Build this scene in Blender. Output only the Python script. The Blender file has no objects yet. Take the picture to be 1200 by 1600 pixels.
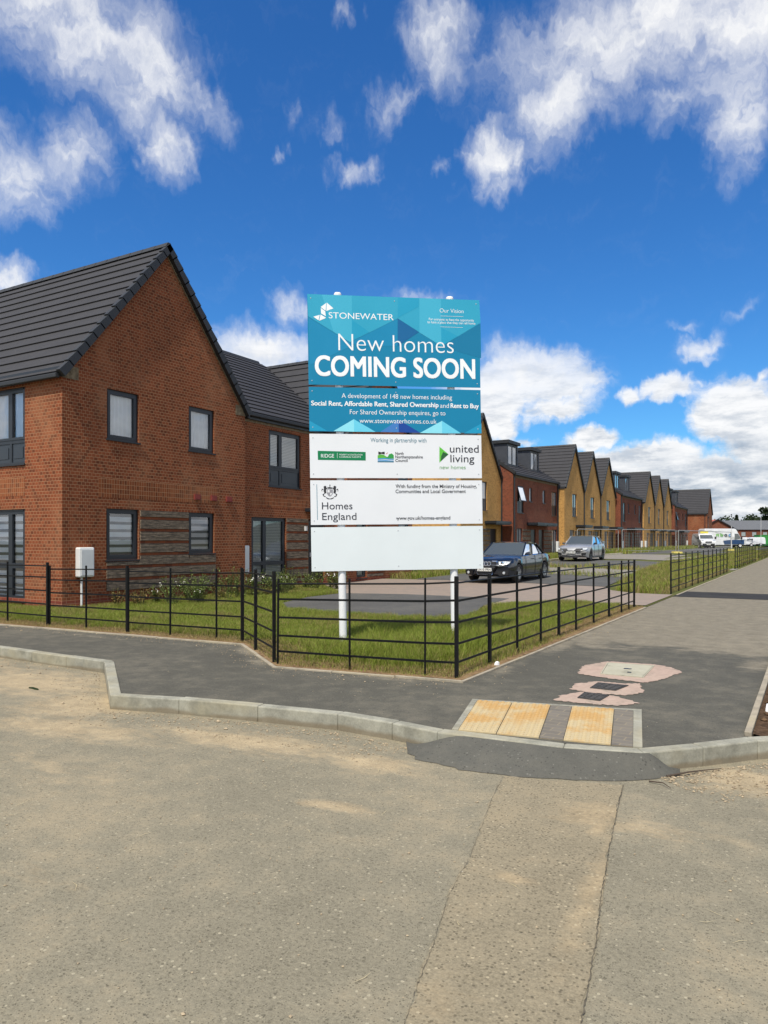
import bpy, bmesh, math, random
import numpy as np
from mathutils import Vector, Matrix
random.seed(7); rng = np.random.default_rng(11)
SC = bpy.context.scene; COL = SC.collection
V = Vector
# ------------------------------------------------------------------ camera
YAW = math.atan(671/1150)                       # the street runs along +Y, the camera looks left of it
FW = V((-math.sin(YAW), math.cos(YAW), 0)); RT = V((math.cos(YAW), math.sin(YAW), 0))
cam = bpy.data.cameras.new('camera'); camo = bpy.data.objects.new('camera', cam); COL.objects.link(camo)
camo.location = (0, 0, 1.6); camo.rotation_euler = (math.radians(90), 0, YAW)
cam.sensor_fit = 'VERTICAL'; cam.sensor_height = 24; cam.lens = 24*1150/1600; cam.shift_y = 43/1600
cam.clip_start = 0.1; cam.clip_end = 5000
SC.camera = camo
# ------------------------------------------------------------------ sun, exposure
SUN_EL = math.radians(59); SUN_H = V((0.155, -0.988, 0)).normalized()
SUN_DIR = SUN_H*math.cos(SUN_EL)+V((0, 0, math.sin(SUN_EL)))
sun = bpy.data.lights.new('sun', 'SUN'); sun.energy = 4.6; sun.angle = math.radians(1.2); sun.color = (1, 0.94, 0.83)
suno = bpy.data.objects.new('sun', sun); COL.objects.link(suno)
suno.location = (0, -20, 40); suno.rotation_euler = (-SUN_DIR).to_track_quat('-Z', 'Y').to_euler()
vs = SC.view_settings; SC.display_settings.display_device = 'sRGB'
vs.view_transform = 'Standard'; vs.look = 'None'; vs.exposure = 0.0; vs.gamma = 1.0; vs.use_curve_mapping = False
# ------------------------------------------------------------------ node helpers
def nd(t, typ, ins=None, **at):
    n = t.nodes.new(typ)
    for k, v in at.items(): setattr(n, k, v)
    for k, v in (ins or {}).items():
        s = n.inputs[k]
        if isinstance(v, bpy.types.NodeSocket): t.links.new(v, s)
        else: s.default_value = v
    return n
def mth(t, op, a, b=0.0, c=None, clamp=False):
    ins = {0: a, 1: b}
    if c is not None: ins[2] = c
    n = nd(t, 'ShaderNodeMath', ins, operation=op); n.use_clamp = clamp
    return n.outputs[0]
def rgb(c): return (c[0], c[1], c[2], 1.0)
def mix(t, f, a, b, mode='MIX'):
    n = t.nodes.new('ShaderNodeMix'); n.data_type = 'RGBA'; n.blend_type = mode; n.clamp_factor = True
    for i, v in ((0, f), (6, a), (7, b)):
        if isinstance(v, bpy.types.NodeSocket): t.links.new(v, n.inputs[i])
        else: n.inputs[i].default_value = rgb(v) if i > 0 else v
    return n.outputs[2]
def noise(t, vec, scale, detail=4, rough=0.55, out=0, dist=0.0):
    n = nd(t, 'ShaderNodeTexNoise', {'Scale': scale, 'Detail': detail, 'Roughness': rough, 'Distortion': dist})
    t.links.new(vec, n.inputs['Vector']); return n.outputs[out]
def step(t, v, a, b):
    n = nd(t, 'ShaderNodeMapRange', {0: v, 1: a, 2: b, 3: 0.0, 4: 1.0}, interpolation_type='SMOOTHSTEP'); return n.outputs[0]
def ramp(t, v, a, b, c, d):
    n = nd(t, 'ShaderNodeMapRange', {0: v, 1: a, 2: b, 3: c, 4: d}); return n.outputs[0]
def blob(t, vec, x, y, rx, ry, rot=0.0, p0=0.0):
    """soft ellipse around (x, y): 1 in the middle, 0 at the rim"""
    m = nd(t, 'ShaderNodeMapping', {'Location': (x, y, 0), 'Rotation': (0, 0, math.radians(rot)), 'Scale': (rx, ry, 1)}, vector_type='TEXTURE')
    t.links.new(vec, m.inputs['Vector'])
    l = nd(t, 'ShaderNodeVectorMath', {0: m.outputs[0]}, operation='LENGTH').outputs['Value']
    return ramp(t, l, p0, 1.0, 1.0, 0.0)
# ------------------------------------------------------------------ world: sky and clouds
W = bpy.data.worlds.new('World'); SC.world = W; W.use_nodes = True
t = W.node_tree; t.nodes.clear()
sky = nd(t, 'ShaderNodeTexSky', sky_type='NISHITA', sun_disc=False, sun_elevation=SUN_EL,
         sun_rotation=math.atan2(SUN_H.x, SUN_H.y), altitude=150, air_density=1.0, dust_density=0.6, ozone_density=3.0)
tc = nd(t, 'ShaderNodeTexCoord').outputs['Generated']
dr = nd(t, 'ShaderNodeVectorMath', {0: tc, 1: tuple(RT)}, operation='DOT_PRODUCT').outputs['Value']
df = nd(t, 'ShaderNodeVectorMath', {0: tc, 1: tuple(FW)}, operation='DOT_PRODUCT').outputs['Value']
sz = nd(t, 'ShaderNodeSeparateXYZ', {0: tc}).outputs[2]
az = mth(t, 'MULTIPLY', mth(t, 'ARCTAN2', dr, df), 57.2958)
el = mth(t, 'MULTIPLY', mth(t, 'ARCSINE', sz), 57.2958)
ae = nd(t, 'ShaderNodeCombineXYZ', {0: az, 1: el, 2: 0.0}).outputs[0]
def AE(px, py):
    u = (px-600)/1150; v = (843-py)/1150
    return math.degrees(math.atan(u)), math.degrees(math.atan(v/math.sqrt(1+u*u)))
# clouds: (pixel centre, radii in degrees, tilt, weight) turned into directions in the sky
CL = [(95, 25, 9.5, 4.0, -18, 1.0), (230, 110, 5.5, 4.2, -36, 0.95), (318, 160, 3.2, 1.6, -40, 0.7), (262, 228, 2.6, 2.4, 40, 0.85),
      (120, 240, 3.6, 2.6, 25, 0.8), (20, 275, 4.2, 2.8, 15, 0.85), (10, 205, 2.2, 1.2, 0, 0.5),
      (1010, 45, 14, 4.2, 8, 1.05), (880, 150, 6.5, 3.0, 38, 1.0), (770, 245, 2.9, 2.2, 32, 1.0), (775, 293, 2.2, 1.3, 10, 0.75), (1175, 20, 7, 6, 0, 1.1),
      (690, 60, 3.6, 3.4, 60, 0.85), (615, 165, 1.8, 2.4, -50, 0.62), (1160, 175, 3.6, 2.4, 30, 1.0), (1165, 235, 3.0, 2.0, 30, 0.66), (1050, 165, 3.2, 2.0, 30, 0.62),
      (555, 268, 2.6, 1.1, 12, 0.68), (437, 236, 1.0, 0.6, 0, 0.55), (545, 25, 1.2, 0.9, 30, 0.45), (690, 268, 0.8, 0.7, 0, 0.45), (518, 208, 1.2, 1.4, 30, 0.42),
      (455, 180, 1.0, 1.0, 0, 0.38), (455, 480, 2.0, 1.8, 0, 0.8), (655, 466, 3.0, 1.0, 0, 0.75), (410, 545, 6.0, 1.9, 0, 1.1), (8, 437, 2.4, 1.6, 0, 1.1),
      (840, 585, 5.8, 2.4, -10, 1.15), (770, 610, 5.0, 3.0, 0, 1.0), (870, 640, 4.2, 1.6, 10, 0.8), (775, 662, 2.2, 1.8, 0, 1.1), (925, 690, 2.6, 1.2, 0, 1.0), (1095, 545, 2.3, 1.1, 12, 0.85), (1075, 510, 1.5, 0.6, 8, 0.55), (1160, 492, 1.6, 0.6, 25, 0.5),
      (1045, 608, 2.4, 1.1, 4, 1.1), (985, 620, 1.4, 0.8, 0, 0.85), (1140, 640, 3.4, 2.4, 0, 1.35), (1185, 655, 3.6, 2.2, 0, 1.35), (1190, 590, 1.6, 0.6, 20, 0.6),
      (1080, 765, 10.5, 3.0, 0, 1.35), (1190, 700, 3.6, 2.0, 0, 1.0), (960, 725, 3.6, 1.5, 0, 0.95), (1030, 705, 4.0, 1.2, 0, 1.0), (820, 690, 2.4, 0.8, 0, 0.55), (1230, 770, 7, 4, 0, 1.3)]
def vadd(a, b): return nd(t, 'ShaderNodeVectorMath', {0: a, 1: b}, operation='ADD').outputs[0]
def warp(vec, sc, amp):
    m = nd(t, 'ShaderNodeMapping', {'Rotation': (0, 0, math.radians(35)), 'Scale': (1.35, 0.8, 1)}); t.links.new(vec, m.inputs[0])
    w = nd(t, 'ShaderNodeVectorMath', {0: noise(t, m.outputs[0], sc, 3, 0.6, out=1), 1: (0.5, 0.5, 0.5)}, operation='SUBTRACT').outputs[0]
    return nd(t, 'ShaderNodeVectorMath', {0: w, 1: (amp, amp*0.85, 0)}, operation='MULTIPLY').outputs[0]
hi_ = step(t, el, 10, 20)
wv = vadd(warp(ae, 0.33, 4.2), warp(ae, 1.3, 1.5))
ae0 = ae
ae = vadd(ae, nd(t, 'ShaderNodeVectorMath', {0: wv, 'Scale': ramp(t, hi_, 0, 1, 0.55, 1.0)}, operation='SCALE').outputs[0])
acc = None
for px, py, rx, ry, rot, wgt in CL:
    a0, e0 = AE(px, py)
    b = mth(t, 'MULTIPLY', blob(t, ae, a0, e0, rx*1.22, ry*1.35, rot, 0.12), wgt)
    acc = b if acc is None else mth(t, 'SMOOTH_MAX', acc, b, 0.12)
# the rest of the sky, round the sides and behind: broken cloud, extra cover added unseen to whiten the fill light
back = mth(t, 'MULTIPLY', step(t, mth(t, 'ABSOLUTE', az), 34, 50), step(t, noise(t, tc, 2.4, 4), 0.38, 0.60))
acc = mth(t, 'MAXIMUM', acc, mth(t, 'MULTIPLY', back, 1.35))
sc_ = nd(t, 'ShaderNodeMapping', {'Scale': (0.62, 1.25, 1), 'Rotation': (0, 0, math.radians(38))}); t.links.new(ae, sc_.inputs[0])
n1 = noise(t, sc_.outputs[0], 0.42, 7, 0.58, dist=0.35)
n2 = noise(t, sc_.outputs[0], 1.5, 6, 0.6, dist=0.2)
nn = mth(t, 'ADD', mth(t, 'MULTIPLY', mth(t, 'SUBTRACT', n1, 0.5), 1.55), mth(t, 'MULTIPLY', mth(t, 'SUBTRACT', n2, 0.5), 0.55))
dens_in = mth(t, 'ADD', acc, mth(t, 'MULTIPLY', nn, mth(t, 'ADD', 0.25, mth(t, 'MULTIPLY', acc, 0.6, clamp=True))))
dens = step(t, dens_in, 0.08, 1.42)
# low clouds are denser with crisper rims
crisp = step(t, dens_in, 0.26, 0.72)
low = step(t, el, 17, 9)
dens = mth(t, 'ADD', mth(t, 'MULTIPLY', dens, mth(t, 'SUBTRACT', 1.0, low)), mth(t, 'MULTIPLY', crisp, low))
# thick middles and bases are greyer than thin sunlit rims
n3 = noise(t, nd(t, 'ShaderNodeMapping', {'Scale': (0.55, 1.7, 1), 'Location': (3, 1.2, 0), 0: ae0}).outputs[0], 0.55, 8, 0.62)
grey = mth(t, 'MULTIPLY', step(t, n3, 0.42, 0.66), ramp(t, el, 2, 16, 0.95, 0.10))
bank = blob(t, ae, *AE(1110, 780), 15, 4.6, 0, 0.35)
cum = blob(t, ae, *AE(1150, 700), 4.5, 1.6, 0, 0.1)
grey = mth(t, 'MAXIMUM', grey, mth(t, 'MULTIPLY', mth(t, 'MAXIMUM', bank, cum), ramp(t, n3, 0.36, 0.60, 0.05, 1.0)))
ccol = mix(t, grey, (1.0, 1.0, 1.0), (0.40, 0.47, 0.57))
skc = nd(t, 'ShaderNodeHueSaturation', {'Hue': 0.507, 'Saturation': 1.22, 'Value': 1.0, 'Color': sky.outputs[0]}).outputs[0]
skb = nd(t, 'ShaderNodeVectorMath', {0: skc, 1: (0.064, 0.122, 0.152)}, operation='MULTIPLY').outputs[0]
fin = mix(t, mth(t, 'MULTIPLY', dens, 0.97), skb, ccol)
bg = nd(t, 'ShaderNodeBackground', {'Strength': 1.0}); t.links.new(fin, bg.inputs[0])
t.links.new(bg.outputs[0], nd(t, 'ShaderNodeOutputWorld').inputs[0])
# ------------------------------------------------------------------ materials
def mat(name):
    m = bpy.data.materials.new(name); m.use_nodes = True
    t = m.node_tree; t.nodes.clear()
    o = nd(t, 'ShaderNodeOutputMaterial'); p = nd(t, 'ShaderNodeBsdfPrincipled'); t.links.new(p.outputs[0], o.inputs[0])
    return m, t, p, o
def bump(t, p, h, strength, dist):
    b = nd(t, 'ShaderNodeBump', {'Strength': strength, 'Distance': dist}); t.links.new(h, b.inputs['Height']); t.links.new(b.outputs[0], p.inputs['Normal'])
def plain(name, c, rough=0.5, spec=0.5, metal=0.0, var=0.12, scale=3.0, coat=0.0):
    m, t, p, o = mat(name)
    pos = nd(t, 'ShaderNodeTexCoord').outputs['Object']
    n = noise(t, pos, scale, 5)
    f = ramp(t, n, 0.3, 0.7, 1-var, 1+var)
    cc = nd(t, 'ShaderNodeVectorMath', {0: tuple(c), 'Scale': f}, operation='SCALE').outputs[0]
    t.links.new(cc, p.inputs['Base Color'])
    t.links.new(ramp(t, n, 0.3, 0.7, max(rough-0.05, 0), min(rough+0.08, 1)), p.inputs['Roughness'])
    p.inputs['Specular IOR Level'].default_value = spec; p.inputs['Metallic'].default_value = metal; p.inputs['Coat Weight'].default_value = coat
    return m
def uvof(t): return nd(t, 'ShaderNodeTexCoord').outputs['UV']
def brick(name, c1, c2, dark, mortar, w=0.1125, h=0.075, ms=0.0065, band=None, vert=False):
    m, t, p, o = mat(name); uv = uvof(t)
    if vert:
        s = nd(t, 'ShaderNodeSeparateXYZ', {0: uv}); uv = nd(t, 'ShaderNodeCombineXYZ', {0: s.outputs[1], 1: s.outputs[0], 2: 0.0}).outputs[0]
    b = nd(t, 'ShaderNodeTexBrick', {'Color1': (0, 0, 0, 1), 'Color2': (1, 1, 1, 1), 'Mortar': (0.5, 0.5, 0.5, 1), 'Scale': 1.0, 'Mortar Size': ms, 'Mortar Smooth': 0.6,
           'Bias': 0.0, 'Brick Width': w, 'Row Height': h}); t.links.new(uv, b.inputs['Vector'])
    if vert: b.offset = 0.0
    n = noise(t, uv, 14, 5, 0.65); nb = noise(t, uv, 0.7, 4); nd2 = noise(t, uv, 45, 3, 0.6)
    r = nd(t, 'ShaderNodeSeparateColor', {0: b.outputs[0]}).outputs[0]
    col = mix(t, mth(t, 'ADD', mth(t, 'MULTIPLY', r, 0.8), mth(t, 'MULTIPLY', n, 0.3), clamp=True), c1, c2)
    col = mix(t, mth(t, 'MULTIPLY', step(t, mth(t, 'ADD', r, mth(t, 'MULTIPLY', mth(t, 'SUBTRACT', n, 0.5), 1.1)), 0.60, 1.0), 0.62), col, dark)
    col = mix(t, ramp(t, nb, 0.3, 0.7, 0.0, 0.28), col, tuple(x*0.6 for x in c1))
    col = mix(t, step(t, nd2, 0.55, 0.8), col, tuple(x*0.55 for x in c1))
    if not band:                               # weathering: broad darker drifts and a little pale bloom
        sv = nd(t, 'ShaderNodeMapping', {'Scale': (0.5, 0.28, 1), 'Rotation': (0, 0, 0.5)}); t.links.new(uv, sv.inputs[0])
        nw = noise(t, sv.outputs[0], 1.4, 6, 0.6); col = mix(t, mth(t, 'MULTIPLY', step(t, nw, 0.48, 0.68), 0.38), col, tuple(x*0.42 for x in c1)); col = mix(t, mth(t, 'MULTIPLY', step(t, nw, 0.50, 0.30), 0.16), col, tuple(min(1, x*1.5) for x in mortar))
    if band:                                   # alternating courses: rough grey-brown brick and plain red strips
        z = nd(t, 'ShaderNodeSeparateXYZ', {0: uv}).outputs[1]
        k = mth(t, 'FRACT', mth(t, 'DIVIDE', z, band))
        isred = mth(t, 'LESS_THAN', k, 0.26)
        st = nd(t, 'ShaderNodeMapping', {'Scale': (3.5, 26, 1)}); t.links.new(uv, st.inputs[0])
        ng = noise(t, st.outputs[0], 1.0, 6, 0.7)
        gcol = mix(t, step(t, ng, 0.32, 0.66), (0.060, 0.048, 0.038), (0.27, 0.205, 0.145))
        col = mix(t, isred, gcol, col)
    col = mix(t, b.outputs[1], col, mortar)
    t.links.new(col, p.inputs['Base Color']); p.inputs['Roughness'].default_value = 0.9; p.inputs['Specular IOR Level'].default_value = 0.2
    h = mth(t, 'SUBTRACT', mth(t, 'ADD', mth(t, 'MULTIPLY', n, 0.35), mth(t, 'MULTIPLY', r, 0.15)), b.outputs[1])
    bump(t, p, h, 0.7, 0.008 if not band else 0.014)
    return m
M = {}
M['red_brick'] = brick('red_brick', (0.295, 0.083, 0.033), (0.190, 0.051, 0.022), (0.095, 0.032, 0.016), (0.40, 0.225, 0.12))
M['red_plinth'] = brick('red_plinth', w=0.225, c1=(0.30, 0.075, 0.038), c2=(0.22, 0.05, 0.03), dark=(0.16, 0.04, 0.03), mortar=(0.36, 0.21, 0.13))
M['red_soldier'] = brick('red_soldier', (0.31, 0.092, 0.033), (0.205, 0.058, 0.022), (0.10, 0.034, 0.018), (0.40, 0.225, 0.12), vert=True)
M['red_far'] = brick('red_brick_far', (0.26, 0.074, 0.040), (0.17, 0.048, 0.028), (0.10, 0.035, 0.022), (0.26, 0.14, 0.085))
M['yellow_brick'] = brick('yellow_brick', (0.66, 0.365, 0.110), (0.50, 0.262, 0.076), (0.32, 0.16, 0.05), (0.54, 0.34, 0.15))
M['band_brick'] = brick('banded_brick', (0.28, 0.085, 0.036), (0.20, 0.06, 0.028), (0.12, 0.04, 0.025), (0.09, 0.075, 0.06), w=0.225, ms=0.005, band=0.30)
M['band_yellow'] = brick('banded_brick_yellow', (0.42, 0.23, 0.06), (0.30, 0.16, 0.045), (0.18, 0.1, 0.03), (0.09, 0.075, 0.06), w=0.225, ms=0.005, band=0.30)
def roofmat(name, c):
    m, t, p, o = mat(name); uv = uvof(t)
    b = nd(t, 'ShaderNodeTexBrick', {'Color1': (0, 0, 0, 1), 'Color2': (1, 1, 1, 1), 'Mortar': (0.2, 0.2, 0.2, 1), 'Scale': 1.0, 'Mortar Size': 0.004, 'Brick Width': 0.30, 'Row Height': 0.375})
    t.links.new(uv, b.inputs['Vector'])
    r = nd(t, 'ShaderNodeSeparateColor', {0: b.outputs[0]}).outputs[0]
    n = noise(t, uv, 1.6, 5); n2 = noise(t, uv, 30, 3)
    f = mth(t, 'ADD', mth(t, 'ADD', 0.80, mth(t, 'MULTIPLY', r, 0.10)), mth(t, 'ADD', mth(t, 'MULTIPLY', n, 0.3), mth(t, 'MULTIPLY', n2, 0.12)))
    cc = nd(t, 'ShaderNodeVectorMath', {0: tuple(c), 'Scale': f}, operation='SCALE').outputs[0]
    cc = mix(t, mth(t, 'MULTIPLY', b.outputs[1], 0.45), cc, tuple(x*0.35 for x in c))
    t.links.new(cc, p.inputs['Base Color']); p.inputs['Roughness'].default_value = 0.72; p.inputs['Specular IOR Level'].default_value = 0.35
    bump(t, p, n2, 0.2, 0.004)
    return m
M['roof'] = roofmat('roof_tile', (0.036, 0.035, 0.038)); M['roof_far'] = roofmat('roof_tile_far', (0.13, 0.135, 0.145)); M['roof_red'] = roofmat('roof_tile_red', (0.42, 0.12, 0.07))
M['verge'] = plain('verge_trim', (0.022, 0.024, 0.027), 0.55)
M['mortar'] = plain('mortar', (0.20, 0.155, 0.10), 0.95, 0.1, var=0.4, scale=12)
M['frame'] = plain('anthracite_frame', (0.018, 0.022, 0.028), 0.38, var=0.08)
M['spandrel'] = plain('anthracite_panel', (0.026, 0.032, 0.040), 0.33, var=0.08)
M['zinc'] = plain('dormer_cladding', (0.045, 0.050, 0.062), 0.55, var=0.1)
M['black_door'] = plain('black_door', (0.010, 0.010, 0.011), 0.35)
M['white_plastic'] = plain('white_plastic', (0.72, 0.72, 0.70), 0.45, var=0.04)
M['white_paint'] = plain('white_paint', (0.80, 0.80, 0.80), 0.35, var=0.03)
M['red_vent'] = plain('red_vent', (0.22, 0.035, 0.025), 0.7)
M['iron'] = plain('black_iron', (0.006, 0.006, 0.006), 0.5, 0.22, var=0.3, scale=9)
M['curtain'] = plain('net_curtain', (0.90, 0.90, 0.91), 0.9, 0.1, var=0.05, scale=5)
M['interior'] = plain('room_interior', (0.10, 0.095, 0.09), 0.9)
M['lamp_white'] = plain('lamp_body', (0.6, 0.6, 0.6), 0.4)
def stripes(name, pitch, duty, ca, cb):
    m, t, p, o = mat(name); z = nd(t, 'ShaderNodeSeparateXYZ', {0: uvof(t)}).outputs[1]
    k = mth(t, 'FRACT', mth(t, 'DIVIDE', z, pitch)); f = step(t, k, duty-0.03, duty+0.03)
    t.links.new(mix(t, f, ca, cb), p.inputs['Base Color']); p.inputs['Roughness'].default_value = 0.8
    return m
M['zebra'] = stripes('zebra_blind', 0.185, 0.62, (0.86, 0.87, 0.88), (0.10, 0.102, 0.105))
M['zebra_grey'] = stripes('zebra_blind_grey', 0.185, 0.6, (0.78, 0.72, 0.70), (0.17, 0.15, 0.145))
M['venetian'] = stripes('venetian_blind', 0.05, 0.6, (0.55, 0.55, 0.51), (0.22, 0.22, 0.21))
def glass(name, fac, dark=None):
    m, t, p, o = mat(name); t.nodes.remove(p)
    g = nd(t, 'ShaderNodeBsdfGlossy', {'Color': (0.95, 0.97, 1, 1), 'Roughness': 0.02})
    pos = nd(t, 'ShaderNodeTexCoord').outputs['Object']; bb = nd(t, 'ShaderNodeBump', {'Strength': 0.06, 'Distance': 0.02}); t.links.new(noise(t, pos, 1.3, 2), bb.inputs['Height']); t.links.new(bb.outputs[0], g.inputs['Normal'])
    b = nd(t, 'ShaderNodeBsdfTransparent', {'Color': (0.95, 0.97, 0.98, 1)}) if dark is None else nd(t, 'ShaderNodeBsdfDiffuse', {'Color': rgb(dark)})
    fr = nd(t, 'ShaderNodeFresnel', {'IOR': 1.5}).outputs[0]
    f = mth(t, 'ADD', mth(t, 'MULTIPLY', fr, 1.0), fac, clamp=True)
    x = nd(t, 'ShaderNodeMixShader'); t.links.new(f, x.inputs[0]); t.links.new(b.outputs[0], x.inputs[1]); t.links.new(g.outputs[0], x.inputs[2]); t.links.new(x.outputs[0], o.inputs[0])
    return m
M['glass'] = glass('window_glass', 0.10); M['glass_far'] = glass('far_glass', 0.14, (0.34, 0.34, 0.34)); M['car_glass'] = glass('car_glass', 0.07, (0.075, 0.085, 0.080)); M['glass_dark'] = glass('dark_glass', 0.06, (0.012, 0.014, 0.016))
# ------------------------------------------------------------------ mesh builder
class MB:
    def __init__(s): s.v = []; s.f = []
    def poly(s, pts):
        b = len(s.v); s.v += [tuple(p) for p in pts]; s.f.append(tuple(range(b, b+len(pts))))
    def quad(s, a, b, c, d): s.poly((a, b, c, d))
    def hexa(s, p):                               # 8 points: bottom ring, top ring
        b = len(s.v); s.v += [tuple(q) for q in p]
        for f in ((3, 2, 1, 0), (4, 5, 6, 7), (0, 1, 5, 4), (1, 2, 6, 5), (2, 3, 7, 6), (3, 0, 4, 7)): s.f.append(tuple(b+i for i in f))
    def box(s, x0, x1, y0, y1, z0, z1):
        s.hexa([(x0, y0, z0), (x1, y0, z0), (x1, y1, z0), (x0, y1, z0), (x0, y0, z1), (x1, y0, z1), (x1, y1, z1), (x0, y1, z1)])
    def fbox(s, F, u0, u1, n0, n1, z0, z1):       # box in a frame F(u, n, z)
        s.hexa([F(u0, n0, z0), F(u1, n0, z0), F(u1, n1, z0), F(u0, n1, z0), F(u0, n0, z1), F(u1, n0, z1), F(u1, n1, z1), F(u0, n1, z1)])
    def bar(s, a, b, w, h=None, up=V((0, 0, 1))):
        a = V(a); b = V(b); d = (b-a).normalized(); h = h or w
        x = d.cross(up)
        if x.length < 1e-4: x = d.cross(V((1, 0, 0)))
        x = x.normalized()*w/2; y = x.cross(d).normalized()*h/2
        s.hexa([a-x-y, a+x-y, a+x+y, a-x+y, b-x-y, b+x-y, b+x+y, b-x+y])
    def tube(s, pts, r, n=8, cap=True):
        pts = [V(p) for p in pts]; rr = r if isinstance(r, (list, tuple)) else [r]*len(pts); rings = []
        for i, p in enumerate(pts):
            d = (pts[min(i+1, len(pts)-1)]-pts[max(i-1, 0)]).normalized()
            x = d.cross(V((0, 0, 1)) if abs(d.z) < 0.9 else V((1, 0, 0))).normalized(); y = d.cross(x)
            b = len(s.v); s.v += [tuple(p+(x*math.cos(k*2*math.pi/n)+y*math.sin(k*2*math.pi/n))*rr[i]) for k in range(n)]; rings.append(b)
        for a, b in zip(rings, rings[1:]):
            for k in range(n): s.f.append((a+k, a+(k+1) % n, b+(k+1) % n, b+k))
        if cap: s.f.append(tuple(rings[0]+k for k in range(n))[::-1]); s.f.append(tuple(rings[-1]+k for k in range(n)))
    def lathe(s, c, axis, prof, n=20):            # prof: (radius, offset along axis)
        c = V(c); axis = V(axis).normalized(); x = axis.cross(V((0, 0, 1)) if abs(axis.z) < 0.9 else V((1, 0, 0))).normalized(); y = axis.cross(x); rings = []
        for r, o in prof:
            b = len(s.v); s.v += [tuple(c+axis*o+(x*math.cos(k*2*math.pi/n)+y*math.sin(k*2*math.pi/n))*max(r, 1e-4)) for k in range(n)]; rings.append(b)
        for a, b in zip(rings, rings[1:]):
            for k in range(n): s.f.append((a+k, a+(k+1) % n, b+(k+1) % n, b+k))
    def grid(s, rows):
        b = len(s.v); m = len(rows[0])
        for r in rows: s.v += [tuple(p) for p in r]
        for i in range(len(rows)-1):
            for j in range(m-1): s.f.append((b+i*m+j, b+i*m+j+1, b+(i+1)*m+j+1, b+(i+1)*m+j))
WL = {}
def obj(name, mb, m, parent=None, loc=None, smooth=False, bevel=0.0, kind=None, label=None):
    o0 = WL[parent.name] if parent is not None else V(loc or (0, 0, 0))
    me = bpy.data.meshes.new(name)
    me.from_pydata([(x-o0.x, y-o0.y, z-o0.z) for x, y, z in mb.v], [], mb.f); me.update()
    uv = me.uv_layers.new(name='UVMap'); n = len(me.loops)
    if n:
        co = np.array(mb.v, dtype=np.float64)
        data = np.zeros((n, 2))
        for p in me.polygons:
            nx, ny, nz = p.normal; h = math.hypot(nx, ny)
            if h < 0.25: tx, ty = 1.0, 0.0; bx, by, bz = 0.0, 1.0, 0.0
            else: tx, ty = -ny/h, nx/h; bx, by, bz = -nx*nz/h, -ny*nz/h, h
            for li in p.loop_indices:
                q = co[me.loops[li].vertex_index]; data[li] = (q[0]*tx+q[1]*ty, q[0]*bx+q[1]*by+q[2]*bz)
        uv.data.foreach_set('uv', data.ravel())
    if m: me.materials.append(M[m] if isinstance(m, str) else m)
    if smooth: me.polygons.foreach_set('use_smooth', [True]*len(me.polygons))
    o = bpy.data.objects.new(name, me); COL.objects.link(o)
    if parent is not None: o.parent = parent
    else: o.location = o0
    if bevel:
        bv = o.modifiers.new('bevel', 'BEVEL'); bv.width = bevel; bv.segments = 2; bv.limit_method = 'ANGLE'; bv.angle_limit = math.radians(40)
    WL[o.name] = o0
    if kind: o['kind'] = kind
    if label: o['label'] = label
    return o
def tag(o, label, cat, group=None):
    o['label'] = label; o['category'] = cat
    if group: o['group'] = group
    return o
def thing(name, label, cat, loc, group=None):
    o = bpy.data.objects.new(name, None); COL.objects.link(o); o.location = loc; o.empty_display_size = 0.3; WL[o.name] = V(loc)
    return tag(o, label, cat, group)
def dup(root, loc, rotz=0.0, scale=1.0, label=None):
    r = root.copy(); COL.objects.link(r); r.location = loc; r.rotation_euler = (0, 0, rotz); r.scale = (scale,)*3
    if label: r['label'] = label
    for ch in list(root.children):
        c = ch.copy(); COL.objects.link(c); c.parent = r
        for g in list(ch.children):
            d = g.copy(); COL.objects.link(d); d.parent = c
    return r
def sm(a, b, x):
    k = min(max((x-a)/(b-a), 0), 1); return k*k*(3-2*k)
def zt(x, y): return 0.40*sm(17, 52, y)*sm(-4.2, -8.5, x)     # the estate road climbs a little away from the footway
def sheet(name, pts, m, dz, kind='structure', sub=None):
    """flat polygon laid on the ground; sub = cell size to follow the rise of the estate road"""
    bm = bmesh.new(); bm.faces.new([bm.verts.new((p[0], p[1], 0)) for p in pts])
    bmesh.ops.triangulate(bm, faces=bm.faces)
    if sub:
        x0 = min(p[0] for p in pts); x1 = max(p[0] for p in pts); y0 = min(p[1] for p in pts); y1 = max(p[1] for p in pts)
        for ax, a, b in ((0, x0, x1), (1, y0, y1)):
            k = math.floor(a/sub)+1
            while k*sub < b:
                co = [0, 0, 0]; no = [0, 0, 0]; co[ax] = k*sub; no[ax] = 1
                bmesh.ops.bisect_plane(bm, geom=bm.verts[:]+bm.edges[:]+bm.faces[:], plane_co=co, plane_no=no); k += 1
    mb = MB(); bm.verts.index_update()
    mb.v = [(v.co.x, v.co.y, zt(v.co.x, v.co.y)*(1 if sub else 0)+dz) for v in bm.verts]; mb.f = [tuple(v.index for v in f.verts) if f.normal.z > 0 else tuple(v.index for v in f.verts)[::-1] for f in bm.faces]; bm.free()
    return obj(name, mb, m, kind=kind)
def ragged(pts, step_=0.12, amp=0.03, seed=1):
    r = random.Random(seed); out = []
    for a, b in zip(pts, pts[1:]+pts[:1]):
        a = V((*a[:2], 0)); b = V((*b[:2], 0)); n = max(1, int((b-a).length/step_))
        for i in range(n):
            q = a.lerp(b, i/n); out.append((q.x+r.uniform(-amp, amp), q.y+r.uniform(-amp, amp)))
    return out
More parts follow.
